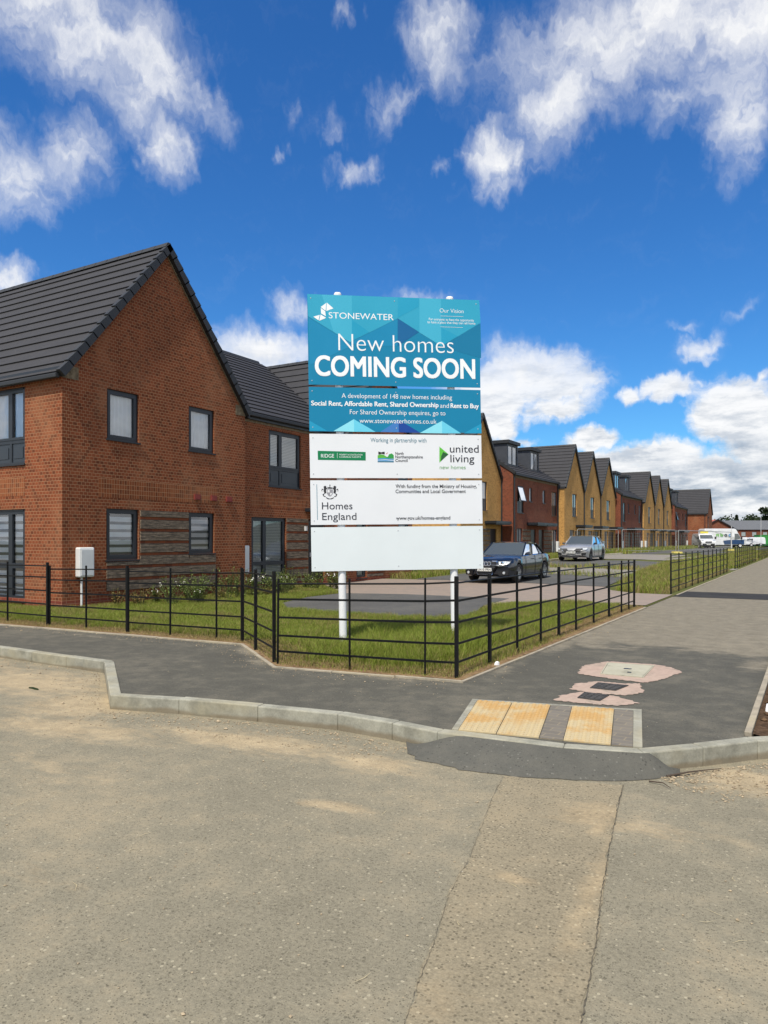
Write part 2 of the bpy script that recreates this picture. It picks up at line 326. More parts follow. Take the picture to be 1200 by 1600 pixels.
# ------------------------------------------------------------------ ground materials
def asphalt(name, base, sand, blobs, speck=0.5, dustbias=0.0, far_dust=None, stone=95.0):
    m, t, p, o = mat(name); pos = nd(t, 'ShaderNodeTexCoord').outputs['Object']
    sp = nd(t, 'ShaderNodeSeparateXYZ', {0: pos}); xy = nd(t, 'ShaderNodeCombineXYZ', {0: sp.outputs[0], 1: sp.outputs[1], 2: 0.0}).outputs[0]
    big = noise(t, xy, 0.55, 5, 0.6); mid = noise(t, xy, 4.0, 6, 0.68); fine = noise(t, xy, 45.0, 3, 0.7)
    vo = nd(t, 'ShaderNodeTexVoronoi', {'Scale': stone}); t.links.new(xy, vo.inputs['Vector'])
    vr = nd(t, 'ShaderNodeSeparateColor', {0: vo.outputs['Color']}).outputs[0]
    f = mth(t, 'ADD', mth(t, 'ADD', mth(t, 'MULTIPLY', big, 0.55), mth(t, 'MULTIPLY', mid, 0.45)), mth(t, 'ADD', mth(t, 'MULTIPLY', mth(t, 'SUBTRACT', fine, 0.5), 0.9*speck), mth(t, 'MULTIPLY', mth(t, 'SUBTRACT', noise(t, xy, stone*1.6, 2, 0.7), 0.5), 0.8*speck)))
    f = ramp(t, f, 0.0, 1.0, 0.42, 1.58)
    col = nd(t, 'ShaderNodeVectorMath', {0: tuple(base), 'Scale': f}, operation='SCALE').outputs[0]
    smask = mth(t, 'MULTIPLY', step(t, vo.outputs['Distance'], 0.46, 0.30), step(t, vr, 0.35, 0.5))
    tone = ramp(t, nd(t, 'ShaderNodeSeparateColor', {0: vo.outputs['Color']}).outputs[2], 0.0, 1.0, 0.34, 1.30)
    scol = nd(t, 'ShaderNodeVectorMath', {0: tuple(x*0.92 for x in base), 'Scale': tone}, operation='SCALE').outputs[0]
    grav = mth(t, 'MULTIPLY', smask, min(1.0, 0.95*speck))
    warm = mix(t, step(t, mth(t, 'ADD', mth(t, 'MULTIPLY', big, 0.5), mth(t, 'MULTIPLY', mid, 0.5)), 0.46, 0.66), col, tuple(x*0.85 for x in sand))
    col = mix(t, 0.40+dustbias, col, warm)
    col = mix(t, mth(t, 'MULTIPLY', grav, 0.85), col, scol)
    acc = None
    for bx, by, rx, ry, rot, w in blobs:
        b = mth(t, 'MULTIPLY', blob(t, xy, bx, by, rx, ry, rot), w); acc = b if acc is None else mth(t, 'MAXIMUM', acc, b)
    st = nd(t, 'ShaderNodeMapping', {'Scale': (1.0, 2.2, 1.0), 'Rotation': (0, 0, math.radians(-20))}); t.links.new(xy, st.inputs[0])
    br = noise(t, st.outputs[0], 3.2, 6, 0.7)
    if far_dust:
        y0, y1 = far_dust
        fd = ramp(t, mth(t, 'ADD', sp.outputs[1], mth(t, 'MULTIPLY', mth(t, 'SUBTRACT', noise(t, xy, 0.8, 5, 0.6), 0.5), 4.0)), y0, y1, 0.0, 1.0)
        acc = fd if acc is None else mth(t, 'MAXIMUM', acc, fd)
    if acc is not None:
        k = step(t, mth(t, 'ADD', acc, mth(t, 'MULTIPLY', mth(t, 'SUBTRACT', br, 0.5), 1.3)), 0.34, 0.92)
        sv = nd(t, 'ShaderNodeVectorMath', {0: tuple(sand), 'Scale': ramp(t, mth(t, 'ADD', mid, mth(t, 'MULTIPLY', mth(t, 'SUBTRACT', vr, 0.5), 0.35)), 0.2, 0.8, 0.65, 1.25)}, operation='SCALE').outputs[0]
        col = mix(t, mth(t, 'MULTIPLY', k, 0.78), col, sv)
    vo2 = nd(t, 'ShaderNodeTexVoronoi', {'Scale': 9.0, 'Randomness': 1.0}); t.links.new(xy, vo2.inputs['Vector'])
    v2 = nd(t, 'ShaderNodeSeparateColor', {0: vo2.outputs['Color']}).outputs[1]
    peb = mth(t, 'MULTIPLY', mth(t, 'LESS_THAN', vo2.outputs['Distance'], 0.055), mth(t, 'GREATER_THAN', v2, 0.80))
    col = mix(t, mth(t, 'MULTIPLY', peb, 0.75), col, (0.45, 0.40, 0.31))
    vo3 = nd(t, 'ShaderNodeTexVoronoi', {'Scale': 42.0, 'Randomness': 1.0}); t.links.new(xy, vo3.inputs['Vector'])
    v3 = nd(t, 'ShaderNodeSeparateColor', {0: vo3.outputs['Color']}); c3 = mth(t, 'LESS_THAN', vo3.outputs['Distance'], 0.30)
    col = mix(t, mth(t, 'MULTIPLY', mth(t, 'MULTIPLY', c3, mth(t, 'GREATER_THAN', v3.outputs[0], 0.86)), 0.55), col, tuple(x*0.35 for x in base))
    col = mix(t, mth(t, 'MULTIPLY', mth(t, 'MULTIPLY', c3, mth(t, 'GREATER_THAN', v3.outputs[1], 0.90)), 0.55), col, tuple(min(x*2.0, .6) for x in base))
    t.links.new(col, p.inputs['Base Color']); p.inputs['Roughness'].default_value = 0.93; p.inputs['Specular IOR Level'].default_value = 0.25
    bump(t, p, mth(t, 'ADD', mth(t, 'MULTIPLY', fine, 0.6), mth(t, 'ADD', mth(t, 'MULTIPLY', vr, 0.6), mth(t, 'MULTIPLY', mid, 0.5))), 0.55, 0.012)
    return m
SAND = (0.43, 0.335, 0.205)
M['road'] = asphalt('dusty_road', (0.232, 0.207, 0.147), SAND, [(-8.3, 5.6, 3.2, 1.3, 0, 1.0), (-6.6, 5.2, 1.5, 1.2, 30, 1.15), (-10.5, 6.1, 3, 0.9, -5, 0.9), (-6.0, 4.4, 2.2, 0.65, 8, 1.0), (-4.2, 4.9, 2.2, 0.55, 5, 1.05), (-3.0, 4.9, 0.9, 0.45, 0, 1.0), (-5.2, 3.6, 3.0, 0.7, -8, 0.55), (-2.7, 4.0, 0.5, 0.16, 8, 1.2),
     (-0.4, 5.9, 0.7, 0.55, 40, 1.15), (-1.0, 4.6, 1.5, 0.35, 10, 0.75), (0.3, 5.6, 1.2, 0.5, 30, 0.9), (-3.5, 2.4, 1.0, 0.3, 0, 0.55)], speck=0.95, stone=110.0)
M['trench'] = asphalt('coarse_patch_asphalt', (0.250, 0.212, 0.142), (0.36, 0.28, 0.17), [(-1.2, 4.7, 0.55, 0.5, 0, 0.95), (-0.95, 3.7, 0.16, 1.8, 4, 0.85), (-1.35, 3.6, 0.3, 0.12, 0, 1.0), (-1.12, 4.5, 0.12, 0.3, 0, 1.0), (-1.2, 2.5, 0.4, 0.5, 0, 0.6)], speck=0.95, stone=62.0)
M['footway'] = asphalt('footway_asphalt', (0.094, 0.089, 0.072), (0.25, 0.218, 0.160), [(-7.0, 8.1, 0.9, 0.35, -30, 0.95), (-6.3, 7.5, 0.7, 0.3, -40, 0.9), (-4.2, 7.35, 1.1, 0.22, 5, 0.75), (-3.3, 8.6, 0.35, 1.5, 3, 0.75), (-3.3, 11, 0.4, 2.0, 2, 0.95), (-10.5, 8.1, 3.0, 0.35, -4, 0.6), (-13, 7.4, 2.5, 1.2, 0, 0.6), (-0.6, 10.5, 0.5, 1.2, 0, 0.9)], speck=0.6, dustbias=0.02, far_dust=(10.6, 11.8))
M['ramp'] = asphalt('fresh_asphalt', (0.100, 0.097, 0.083), (0.18, 0.155, 0.115), [(-1.7, 5.1, 0.9, 0.3, 20, 0.45)], speck=0.35, dustbias=-0.22, stone=90)
M['black_asphalt'] = asphalt('black_asphalt', (0.034, 0.033, 0.032), (0.14, 0.12, 0.09), [], speck=0.4, dustbias=-0.3)
M['drive'] = asphalt('driveway_asphalt', (0.100, 0.098, 0.092), (0.20, 0.18, 0.14), [], speck=0.4, dustbias=-0.2)
M['pale_drive'] = asphalt('pale_road', (0.235, 0.215, 0.185), (0.33, 0.28, 0.20), [], speck=0.3)
def ground_mat(name, c1, c2, c3, s=1.2):
    m, t, p, o = mat(name); pos = nd(t, 'ShaderNodeTexCoord').outputs['Object']
    a = noise(t, pos, s, 6, 0.65); b = noise(t, pos, 22, 4, 0.7)
    col = mix(t, step(t, a, 0.38, 0.62), c1, c2); col = mix(t, step(t, b, 0.45, 0.72), col, c3)
    t.links.new(col, p.inputs['Base Color']); p.inputs['Roughness'].default_value = 1.0; p.inputs['Specular IOR Level'].default_value = 0.1
    bump(t, p, b, 0.8, 0.03); return m
M['earth'] = ground_mat('ground_earth', (0.10, 0.095, 0.04), (0.07, 0.085, 0.03), (0.15, 0.12, 0.07))
M['turf'] = ground_mat('turf', (0.095, 0.115, 0.026), (0.125, 0.115, 0.045), (0.07, 0.075, 0.022), 2.0)
M['soil'] = ground_mat('soil', (0.085, 0.052, 0.030), (0.055, 0.034, 0.020), (0.15, 0.095, 0.06), 6.0)
M['hill'] = ground_mat('hills', (0.030, 0.042, 0.028), (0.022, 0.034, 0.024), (0.04, 0.05, 0.03), 0.03)
def concrete(name, c, var=0.3, s=5.0, warm=(0.40, 0.34, 0.22)):
    m, t, p, o = mat(name); pos = nd(t, 'ShaderNodeTexCoord').outputs['Object']
    a = noise(t, pos, s, 7, 0.65); b = noise(t, pos, 60, 3, 0.6); cbig = noise(t, pos, 1.3, 4)
    f = ramp(t, mth(t, 'ADD', mth(t, 'MULTIPLY', a, 0.75), mth(t, 'MULTIPLY', b, 0.25)), 0.3, 0.7, 1-var, 1+var)
    col = nd(t, 'ShaderNodeVectorMath', {0: tuple(c), 'Scale': f}, operation='SCALE').outputs[0]
    col = mix(t, mth(t, 'MULTIPLY', step(t, cbig, 0.45, 0.7), 0.5), col, warm)
    t.links.new(col, p.inputs['Base Color']); p.inputs['Roughness'].default_value = 0.9; p.inputs['Specular IOR Level'].default_value = 0.25
    zz = nd(t, 'ShaderNodeSeparateXYZ', {0: pos}).outputs[2]; dm = step(t, mth(t, 'ADD', zz, mth(t, 'MULTIPLY', mth(t, 'SUBTRACT', cbig, 0.5), 0.16)), -0.085, -0.125)
    col2 = mix(t, mth(t, 'MULTIPLY', dm, 0.65), col, (0.17, 0.125, 0.07)); col2 = mix(t, mth(t, 'MULTIPLY', step(t, noise(t, pos, 2.2, 6, 0.7), 0.52, 0.66), 0.5), col2, (0.16, 0.155, 0.12)); t.links.new(col2, p.inputs['Base Color'])
    bump(t, p, b, 0.3, 0.004); return m
M['kerb'] = concrete('kerb_concrete', (0.30, 0.29, 0.235), 0.42, 4.0, warm=(0.37, 0.32, 0.20)); M['edging'] = concrete('edging_concrete', (0.33, 0.285, 0.215), 0.35)
M['mortar_pink'] = concrete('pink_mortar', (0.40, 0.295, 0.235), 0.2, 8, (0.45, 0.345, 0.27)); M['cover'] = concrete('concrete_cover', (0.40, 0.38, 0.29), 0.12, 9, (0.37, 0.34, 0.25))
M['cast_iron'] = plain('cast_iron', (0.05, 0.046, 0.042), 0.8, var=0.5, scale=30)
M['concrete_block'] = concrete('pale_block', (0.55, 0.50, 0.36), 0.15); M['yellow_block'] = plain('yellow_foot', (0.62, 0.52, 0.14), 0.7)
def tactile_mat():
    m, t, p, o = mat('buff_tactile'); pos = nd(t, 'ShaderNodeTexCoord').outputs['Object']
    a = noise(t, pos, 2.4, 5); b = noise(t, pos, 26, 4, 0.7); y = nd(t, 'ShaderNodeSeparateXYZ', {0: pos}).outputs[1]
    col = mix(t, step(t, mth(t, 'ADD', a, ramp(t, y, 5.6, 7.0, -0.12, 0.10)), 0.40, 0.58), (0.46, 0.37, 0.215), (0.46, 0.285, 0.105))
    col = mix(t, step(t, b, 0.52, 0.8), col, (0.52, 0.42, 0.25)); t.links.new(col, p.inputs['Base Color']); p.inputs['Roughness'].default_value = 0.9; return m
M['tactile'] = tactile_mat()
def setts(name, c1, c2, c3, w, h, ms=0.006, warm=None):
    m, t, p, o = mat(name); uv = uvof(t)
    b = nd(t, 'ShaderNodeTexBrick', {'Color1': rgb(c1), 'Color2': rgb(c2), 'Mortar': rgb(c3), 'Scale': 1.0, 'Mortar Size': ms, 'Brick Width': w, 'Row Height': h}); t.links.new(uv, b.inputs['Vector'])
    n = noise(t, uv, 1.2, 5); n2 = noise(t, uv, 20, 4)
    col = mix(t, mth(t, 'MULTIPLY', n, 0.5), b.outputs[0], c3); col = mix(t, step(t, n2, 0.5, 0.8), col, c2)
    t.links.new(col, p.inputs['Base Color']); p.inputs['Roughness'].default_value = 0.9; bump(t, p, b.outputs[1], -0.5, 0.006); return m
M['block_paving'] = setts('block_paving', (0.33, 0.245, 0.19), (0.24, 0.195, 0.165), (0.21, 0.175, 0.135), 0.2, 0.1)
M['grey_setts'] = setts('grey_setts', (0.115, 0.105, 0.092), (0.165, 0.148, 0.125), (0.23, 0.19, 0.13), 0.2, 0.1)
# ------------------------------------------------------------------ ground, roads and footways
def rect(x0, x1, y0, y1): return [(x0, y0), (x1, y0), (x1, y1), (x0, y1)]
sheet('ground', rect(-1500, 1500, -400, 2600), 'earth', -0.19)
sheet('road', rect(-70, 60, -60, 30.0), 'road', -0.145)
KF = [(-40, 8.3), (-10.39, 6.54), (-8.02, 6.46), (-7.92, 6.40), (-6.25, 5.12), (-5.48, 5.32), (-4.6, 5.48), (-3.76, 5.60), (-3.17, 5.57), (-2.70, 5.50), (-1.66, 5.58), (-1.10, 5.75), (-0.73, 6.13), (-0.38, 6.54), (0.9, 7.6), (6, 10.6), (40, 28)]
def offset(line, d):
    out = []
    for i, p in enumerate(line):
        a = V((*line[max(i-1, 0)], 0)); b = V((*line[min(i+1, len(line)-1)], 0)); q = V((*p, 0))
        n1_ = V((0, 0, 0)); 
        for u, w in ((a, q), (q, b)):
            e = w-u
            if e.length > 1e-6: n1_ += V((-e.y, e.x, 0)).normalized()
        n1_.normalize(); out.append((p[0]+n1_.x*d, p[1]+n1_.y*d))
    return out
KB = offset(KF, 0.125)
EDGE = [(-40, 9.8), (-13.11, 8.28), (-10.03, 8.45), (-7.46, 8.56), (-5.80, 7.27), (-3.41, 7.56)]
XL, XR = -3.41, -0.49
sheet('footway', KB[:14]+[(-0.42, 6.66), (XR, 6.66), (XR, 420), (XL, 420)]+EDGE[::-1], 'footway', 0.0)
def strip(name, line, w, z0, z1, m, seg=0.9, gap=0.006, jit=0.004):
    mb = MB(); off = offset(line, w); r = random.Random(3)
    for (a, b), (c, d) in zip(zip(line, line[1:]), zip(off, off[1:])):
        L = math.hypot(b[0]-a[0], b[1]-a[1]); n = max(1, round(L/seg))
        if n > 60: n = 60
        for i in range(n):
            g = gap/L
            s0 = i/n+(g/2 if i else 0); s1 = (i+1)/n-(g/2 if i < n-1 else 0); j = r.uniform(-jit, jit)
            P = lambda u, v, s: (u[0]+(v[0]-u[0])*s, u[1]+(v[1]-u[1])*s)
            p = [P(a, b, s0), P(a, b, s1), P(c, d, s1), P(c, d, s0)]
            mb.hexa([(x, y, z0) for x, y in p]+[(x, y, z1+j) for x, y in p])
    return obj(name, mb, m, kind='structure', bevel=0.012 if w > 0.1 else 0.006)
strip('kerb', KF, 0.125, -0.185, 0.004, 'kerb')
strip('edging_kerb', EDGE+[(XL, 17.9)], -0.055, -0.1, 0.022, 'edging')
strip('edging_kerb', [(XL-0.0, 22.5), (XL, 120)], -0.055, -0.1, 0.022, 'edging')
strip('edging_kerb', [(XR, 6.70), (XR, 60)], -0.055, -0.1, 0.03, 'edging')
# asphalt apron up to the dropped kerb: rises from the road to the flush kerb
RIN = [(-2.99, 5.535), (-2.70, 5.496), (-2.58, 5.505), (-1.66, 5.576), (-1.12, 5.74), (-1.0, 5.83), (-0.93, 5.93)]
ROUT = [(x*1.0885, y*1.0885) for x, y in ((-2.78, 5.10), (-2.65, 4.84), (-2.42, 4.73), (-2.12, 4.69), (-1.76, 4.74), (-1.44, 4.84), (-1.14, 4.98), (-0.93, 5.14), (-0.81, 5.30), (-0.79, 5.44))]
mb = MB()
def resamp(l, n):
    d = [0]
    for a, b in zip(l, l[1:]): d.append(d[-1]+math.hypot(b[0]-a[0], b[1]-a[1]))
    return [(np.interp(d[-1]*i/(n-1), d, [p[0] for p in l]), np.interp(d[-1]*i/(n-1), d, [p[1] for p in l])) for i in range(n)]
ri = resamp(RIN, 33); ro = resamp(ROUT, 33); random.seed(5); rows = []
for k in range(9):
    s = k/8; row = []
    for i, (a, b) in enumerate(zip(ri, ro)):
        jx = random.uniform(-.022, .022) if k == 8 else 0
        edge = min(1, 4*i/32, 10*(32-i)/32); top = -0.141+0.138*sm(0, 1, edge)
        row.append((a[0]+(b[0]-a[0])*s+jx, a[1]+(b[1]-a[1])*s+jx, -0.141+(top+0.141)*(1-s)**1.15+0.012*math.sin(math.pi*s)+(0.010 if k == 7 else 0)))
    rows.append(row)
mb.grid(rows); obj('ramp', mb, 'ramp', kind='structure', smooth=True)
TR = [(-1.93, 5.02), (-1.84, 4.59), (-1.66, 3.9), (-1.58, 3.58), (-1.51, 3.2), (-1.38, 2.77), (-1.31, 2.5), (-1.22, 2.2), (-0.95, 1.2), (-0.55, 1.2), (-0.68, 2.42), (-0.79, 3.11), (-0.88, 3.58), (-0.97, 4.11), (-1.08, 4.83), (-1.14, 5.25)]
sheet('road_patch', ragged([(x*1.0205, y*1.0205) for x, y in TR], 0.07, 0.014, 5), 'trench', -0.141)
M['bitumen'] = plain('bitumen_joint', (0.105, 0.09, 0.066), 0.9, 0.2, var=0.5, scale=18)
for ed, wd in ((TR[9:], 0.0038), (TR[:9][::-1], 0.0016)):
    ed = [(x*1.0205, y*1.0205) for x, y in ed]; a_ = resamp(ed, 220); rj = random.Random(8); mb = MB(); rows = [[], []]
    for i_, (x, y) in enumerate(a_):
        jx = rj.uniform(-.004, .004); wj = wd*rj.uniform(0.1, 1.0); rows[0].append((x-wj+jx, y, -0.1375)); rows[1].append((x+wj+jx, y, -0.1375))
    mb.grid(rows); obj('road_joint', mb, 'bitumen', kind='structure')
# --- tactile crossing
A0, A1, A2, A3 = (-2.94, 6.79), (-1.39, 7.17), (-1.13, 5.86), (-2.62, 5.62)
def tq(u, v):
    a = V((*A3, 0)).lerp(V((*A2, 0)), u); b = V((*A0, 0)).lerp(V((*A1, 0)), u); return a.lerp(b, v)
def tpoly(u0, u1, v0, v1, z): return [(*tq(u, v)[:2], z) for u, v in ((u0, v0), (u1, v0), (u1, v1), (u0, v1))]
def slab(mb, u0, u1, v0, v1, z0, z1): mb.hexa(tpoly(u0, u1, v0, v1, z0)+tpoly(u0, u1, v0, v1, z1))
mb = MB(); slab(mb, 0, 0.035, 0.0, 1, -0.02, 0.010); slab(mb, 0.955, 1.0, 0, 1, -0.02, 0.010); slab(mb, 0.035, 0.955, 0.962, 1.0, -0.02, 0.009)
obj('edging_kerb', mb, 'kerb', kind='structure')
mb = MB(); dome = MB()
cols = [(0.037, 0.25), (0.252, 0.481), (0.608, 0.848)]
for (u0, u1) in cols:
    for k in range(3):
        v0, v1 = 0.002+k*0.32, 0.002+(k+1)*0.32-0.004; slab(mb, u0, u1-0.003, v0, v1, -0.02, 0.010)
        nu = 6 if u1-u0 > 0.2 else 5; nv = 6
        for i in range(nu):
            for j in range(nv):
                c = tq(u0+(u1-u0)*(i+0.5)/nu, v0+(v1-v0)*(j+0.5)/nv); c.z = 0.010
                dome.lathe(c, (0, 0, 1), [(0.022, -0.001), (0.017, 0.009), (0.0, 0.0105)], 7)
mb.f += [tuple(i+len(mb.v) for i in f) for f in dome.f]; mb.v += dome.v
obj('tactile_paving', mb, 'tactile', kind='structure')
mb = MB(); slab(mb, 0.483, 0.605, 0.002, 0.96, -0.02, 0.009); slab(mb, 0.85, 0.953, 0.002, 0.96, -0.02, 0.009); obj('paving_setts', mb, 'grey_setts', kind='structure')
# --- estate road, drive and block paving (laid over lawn level)
turf = EDGE+[(XL, 150), (-40, 150)]
sheet('lawn_ground', turf, 'turf', 0.012, sub=3.0)
LOBE = [(-11.3, 14.3), (-11.98, 16.3), (-11.9, 18.0), (-10.02, 18.55), (-7.0, 18.6), (-6.75, 16.2), (-6.25, 14.6), (-6.15, 13.6), (-6.5, 13.05), (-7.22, 12.95), (-7.9, 13.0), (-9.04, 12.95), (-10.25, 13.15), (-11.0, 13.7)]
sheet('drive', LOBE, 'drive', 0.032, sub=3.0)
sheet('block_paving', [(-15.0, 21.2), (-11.9, 18.02), (-10.02, 18.57), (-7.0, 18.62), (-6.74, 16.2), (-6.3, 17.2), (-5.5, 18.2), (-3.47, 18.35), (-3.47, 22.3), (-4.6, 22.4), (-5.4, 23.2), (-5.9, 24.6), (-12, 25.0), (-14.9, 24.6)], 'block_paving', 0.028, sub=3.0)
sheet('estate_road', [(-13.2, 25.05), (-5.92, 24.65), (-6.4, 30.2), (-12.8, 30.2)], 'drive', 0.036, sub=3.0)
sheet('estate_road', [(-12.8, 30.25), (-6.4, 30.25), (-7.0, 35.5), (-13.0, 35.5)], 'pale_drive', 0.036, sub=3.0)
sheet('estate_road', [(-13.0, 35.55), (-7.0, 35.55), (-7.3, 44.0), (-13.0, 44.0)], 'drive', 0.036, sub=3.0)
sheet('estate_road', [(-14.0, 46.0), (-7.5, 46.0), (-6.8, 60), (-14.0, 60)], 'pale_drive', 0.036, sub=3.0)
sheet('estate_road', [(-13.6, 60.05), (-6.8, 60.05), (-6.0, 145), (-13.6, 145)], 'drive', 0.036, sub=6.0)
sheet('path', [(-13.4, 15.2), (-11.4, 14.45), (-11.95, 16.2), (-11.93, 18.0), (-14.95, 21.15), (-14.95, 19.9)], 'turf', 0.024, sub=3.0)
mb = MB()
for y in np.arange(30.5, 72, 0.92):
    z = zt(-13.2, y); mb.box(-13.32, -13.18, y, y+0.9, z-0.1, z+0.14)
obj('kerb', mb, 'concrete_block', kind='structure')
sheet('crossover', [(-3.42, 21.9), (-0.5, 21.9), (-0.5, 24.2), (-3.42, 24.2)], 'black_asphalt', 0.006)
sheet('paving_setts', [(-4.6, 43.9), (-3.47, 43.9), (-3.47, 41.6), (-4.6, 41.6)], 'pale_drive', 0.03, sub=3.0)
soil = [(-0.43, 6.75), (-0.36, 6.70), (0.82, 7.72), (5.93, 10.73), (39.9, 28.2), (40, 90), (-0.43, 90)]; sheet('soil', soil, 'soil', 0.006)
# ------------------------------------------------------------------ facades, windows, roofs
def frame(O, U, N):
    O = V(O); U = V(U); N = V(N)
    return lambda u, n, z: O+U*u+N*n+V((0, 0, z))
def facade(mb, F, u0, u1, z0, z1, holes, depth=0.10, apex=None):
    us = sorted(set([u0, u1]+[h[i] for h in holes for i in (0, 1)])); zs = sorted(set([z0, z1]+[h[i] for h in holes for i in (2, 3)]))
    for a, b in zip(us, us[1:]):
        for c, d in zip(zs, zs[1:]):
            um, zm = (a+b)/2, (c+d)/2
            if any(h[0] < um < h[1] and h[2] < zm < h[3] for h in holes): continue
            mb.quad(F(a, 0, c), F(b, 0, c), F(b, 0, d), F(a, 0, d))
    for a, b, c, d in holes:
        for p, q in (((a, c), (b, c)), ((b, c), (b, d)), ((b, d), (a, d)), ((a, d), (a, c))):
            mb.quad(F(p[0], 0, p[1]), F(q[0], 0, q[1]), F(q[0], -depth, q[1]), F(p[0], -depth, p[1]))
    if apex:
        for (ua, za), (ub, zb) in zip(apex, apex[1:]):
            pass
        mb.poly([F(u0, 0, z1)]+[F(u, 0, z) for u, z in apex]+[F(u1, 0, z1)])
def window(parent, F, a, b, c, d, cover='curtain', mull=(), tran=(), spandrel=None, far=False, label=None, name='window', open_sash=False):
    """frame set back in the opening; panes and blinds are sub-parts. spandrel = height of a solid lower panel"""
    r = 0.055; w = 0.055; n0, n1 = -r-0.06, -r+0.0
    fr = MB(); fr.fbox(F, a, a+w, n0, n1, c, d); fr.fbox(F, b-w, b, n0, n1, c, d); fr.fbox(F, a+w, b-w, n0, n1, c, c+w); fr.fbox(F, a+w, b-w, n0, n1, d-w, d)
    lo = c+w
    zc = [c+w]
    if spandrel:
        fr.fbox(F, a+w, b-w, n0, n1-0.002, spandrel-0.04, spandrel+0.04)
    for m_ in mull: fr.fbox(F, m_-0.04, m_+0.04, n0, n1-0.001, c+w, d-w)
    for z in tran: fr.fbox(F, a+w, b-w, n0, n1-0.002, z-0.04, z+0.04)
    us = [a+w]+list(mull)+[b-w]
    zlow = spandrel or c
    if not far:                                    # inner sash rails round every light
        zz = sorted([zlow+(0.04 if spandrel else w)]+list(tran)+[d-w])
        for u0, u1 in zip(us, us[1:]):
            for z0, z1 in zip(zz, zz[1:]):
                for q in ((u0, u0+0.075, z0, z1), (u1-0.075, u1, z0, z1), (u0+0.075, u1-0.075, z0, z0+0.06), (u0+0.075, u1-0.075, z1-0.06, z1)):
                    fr.fbox(F, q[0], q[1], n0+0.01, n1+0.012, q[2], q[3])
        if mull or spandrel or tran:
            fr.fbox(F, a+0.12, b-0.12, n1, n1+0.014, d-0.04, d-0.012)    # trickle vent
    o = obj(name, fr, 'frame', parent, label=label)
    if spandrel:
        sp = MB()
        for u0, u1 in zip(us, us[1:]):
            sp.fbox(F, u0+0.02, u1-0.02, n0+0.02, n1-0.02, c+w, spandrel-0.04)
            if not far: sp.fbox(F, u0+0.11, u1-0.11, n1-0.02, n1-0.008, c+w+0.09, spandrel-0.13)
        obj('spandrel_panel', sp, 'spandrel', o)
    pn = MB(); pn.quad(F(a+w, n0+0.03, zlow), F(b-w, n0+0.03, zlow), F(b-w, n0+0.03, d-w), F(a+w, n0+0.03, d-w))
    if not open_sash: obj('pane', pn, 'glass_far' if far else ('glass_dark' if cover == 'dark' else 'glass'), o)
    else:
        obj('pane', pn, 'glass_dark', o)
        h_ = d-w-zlow; s_ = MB(); ang = math.radians(15)
        def T(u, k, e): return F(u, n1+math.sin(ang)*k+e*math.cos(ang), d-w-math.cos(ang)*k+e*math.sin(ang))
        for u0, u1, k0, k1 in ((a+w, a+w+0.05, 0, h_), (b-w-0.05, b-w, 0, h_), (a+w, b-w, 0, 0.05), (a+w, b-w, h_-0.05, h_)):
            s_.hexa([T(u0, k0, 0), T(u1, k0, 0), T(u1, k1, 0), T(u0, k1, 0), T(u0, k0, 0.05), T(u1, k0, 0.05), T(u1, k1, 0.05), T(u0, k1, 0.05)])
        ss = obj('open_sash', s_, 'frame', o); g_ = MB(); g_.quad(T(a+w+.05, .05, .03), T(b-w-.05, .05, .03), T(b-w-.05, h_-.05, .03), T(a+w+.05, h_-.05, .03)); obj('sash_pane', g_, 'glass_far', o)
    if not far and cover != 'dark':
        cv = MB(); n_ = n0-(0.045 if cover == 'curtain' else 0.012)
        if cover == 'curtain':
            rows = []; ph = random.uniform(0, 6)
            for zz_ in (zlow, (zlow+d)/2, d):
                rows.append([F(a+(b-a)*i/60, n_+0.036*math.sin(ph+i*0.78+0.9*math.sin(i*0.23+ph)+(0.3 if zz_ > zlow else 0)), zz_) for i in range(61)])
            cv.grid(rows); obj('curtain', cv, 'curtain', o, smooth=True)
        else:
            cv.quad(F(a, n_, c), F(b, n_, c), F(b, n_, d), F(a, n_, d)); obj('blind', cv, cover, o)
    sl = MB(); sl.fbox(F, a-0.03, b+0.03, -r-0.02, 0.035, c-0.035, c-0.001); obj('sill', sl, 'verge' if not far else 'frame', o)
    return o
def slope(mb, A, B, up, length, gauge=0.375, t=0.042):
    A = V(A); B = V(B); up = V(up).normalized(); n = (B-A).cross(up).normalized()
    if n.z < 0: n = -n
    k = int(math.ceil(length/gauge)); g = length/k
    for i in range(k):
        a = A+up*(g*i); b = B+up*(g*i); a2 = A+up*(g*(i+1)+0.02); b2 = B+up*(g*(i+1)+0.02)
        mb.quad(a+n*t, b+n*t, b2+n*0.006, a2+n*0.006); mb.quad(a-n*0.01, b-n*0.01, b+n*t, a+n*t)
    mb.quad(A-n*0.03, B-n*0.03, B+up*length-n*0.03, A+up*length-n*0.03)
def verge(mb, P0, P1, w=0.13, h=0.17, seg=0.345):
    """capped tiles up a gable edge from P0 to P1"""
    P0 = V(P0); P1 = V(P1); d = P1-P0; L = d.length; d.normalize(); k = max(1, round(L/seg)); side = V((1, 0, 0)); n = side.cross(d).normalized()
    if n.z < 0: n = -n
    for i in range(k):
        a = P0+d*(L*i/k); b = P0+d*(L*(i+1)/k+0.03); lift = 0.028
        mb.hexa([a-side*w/2-n*h*0.75, a+side*w/2-n*h*0.75, b+side*w/2-n*h*0.75, b-side*w/2-n*h*0.75, a-side*w/2+n*(0.25*h+lift), a+side*w/2+n*(0.25*h+lift), b+side*w/2+n*0.2*h, b-side*w/2+n*0.2*h])
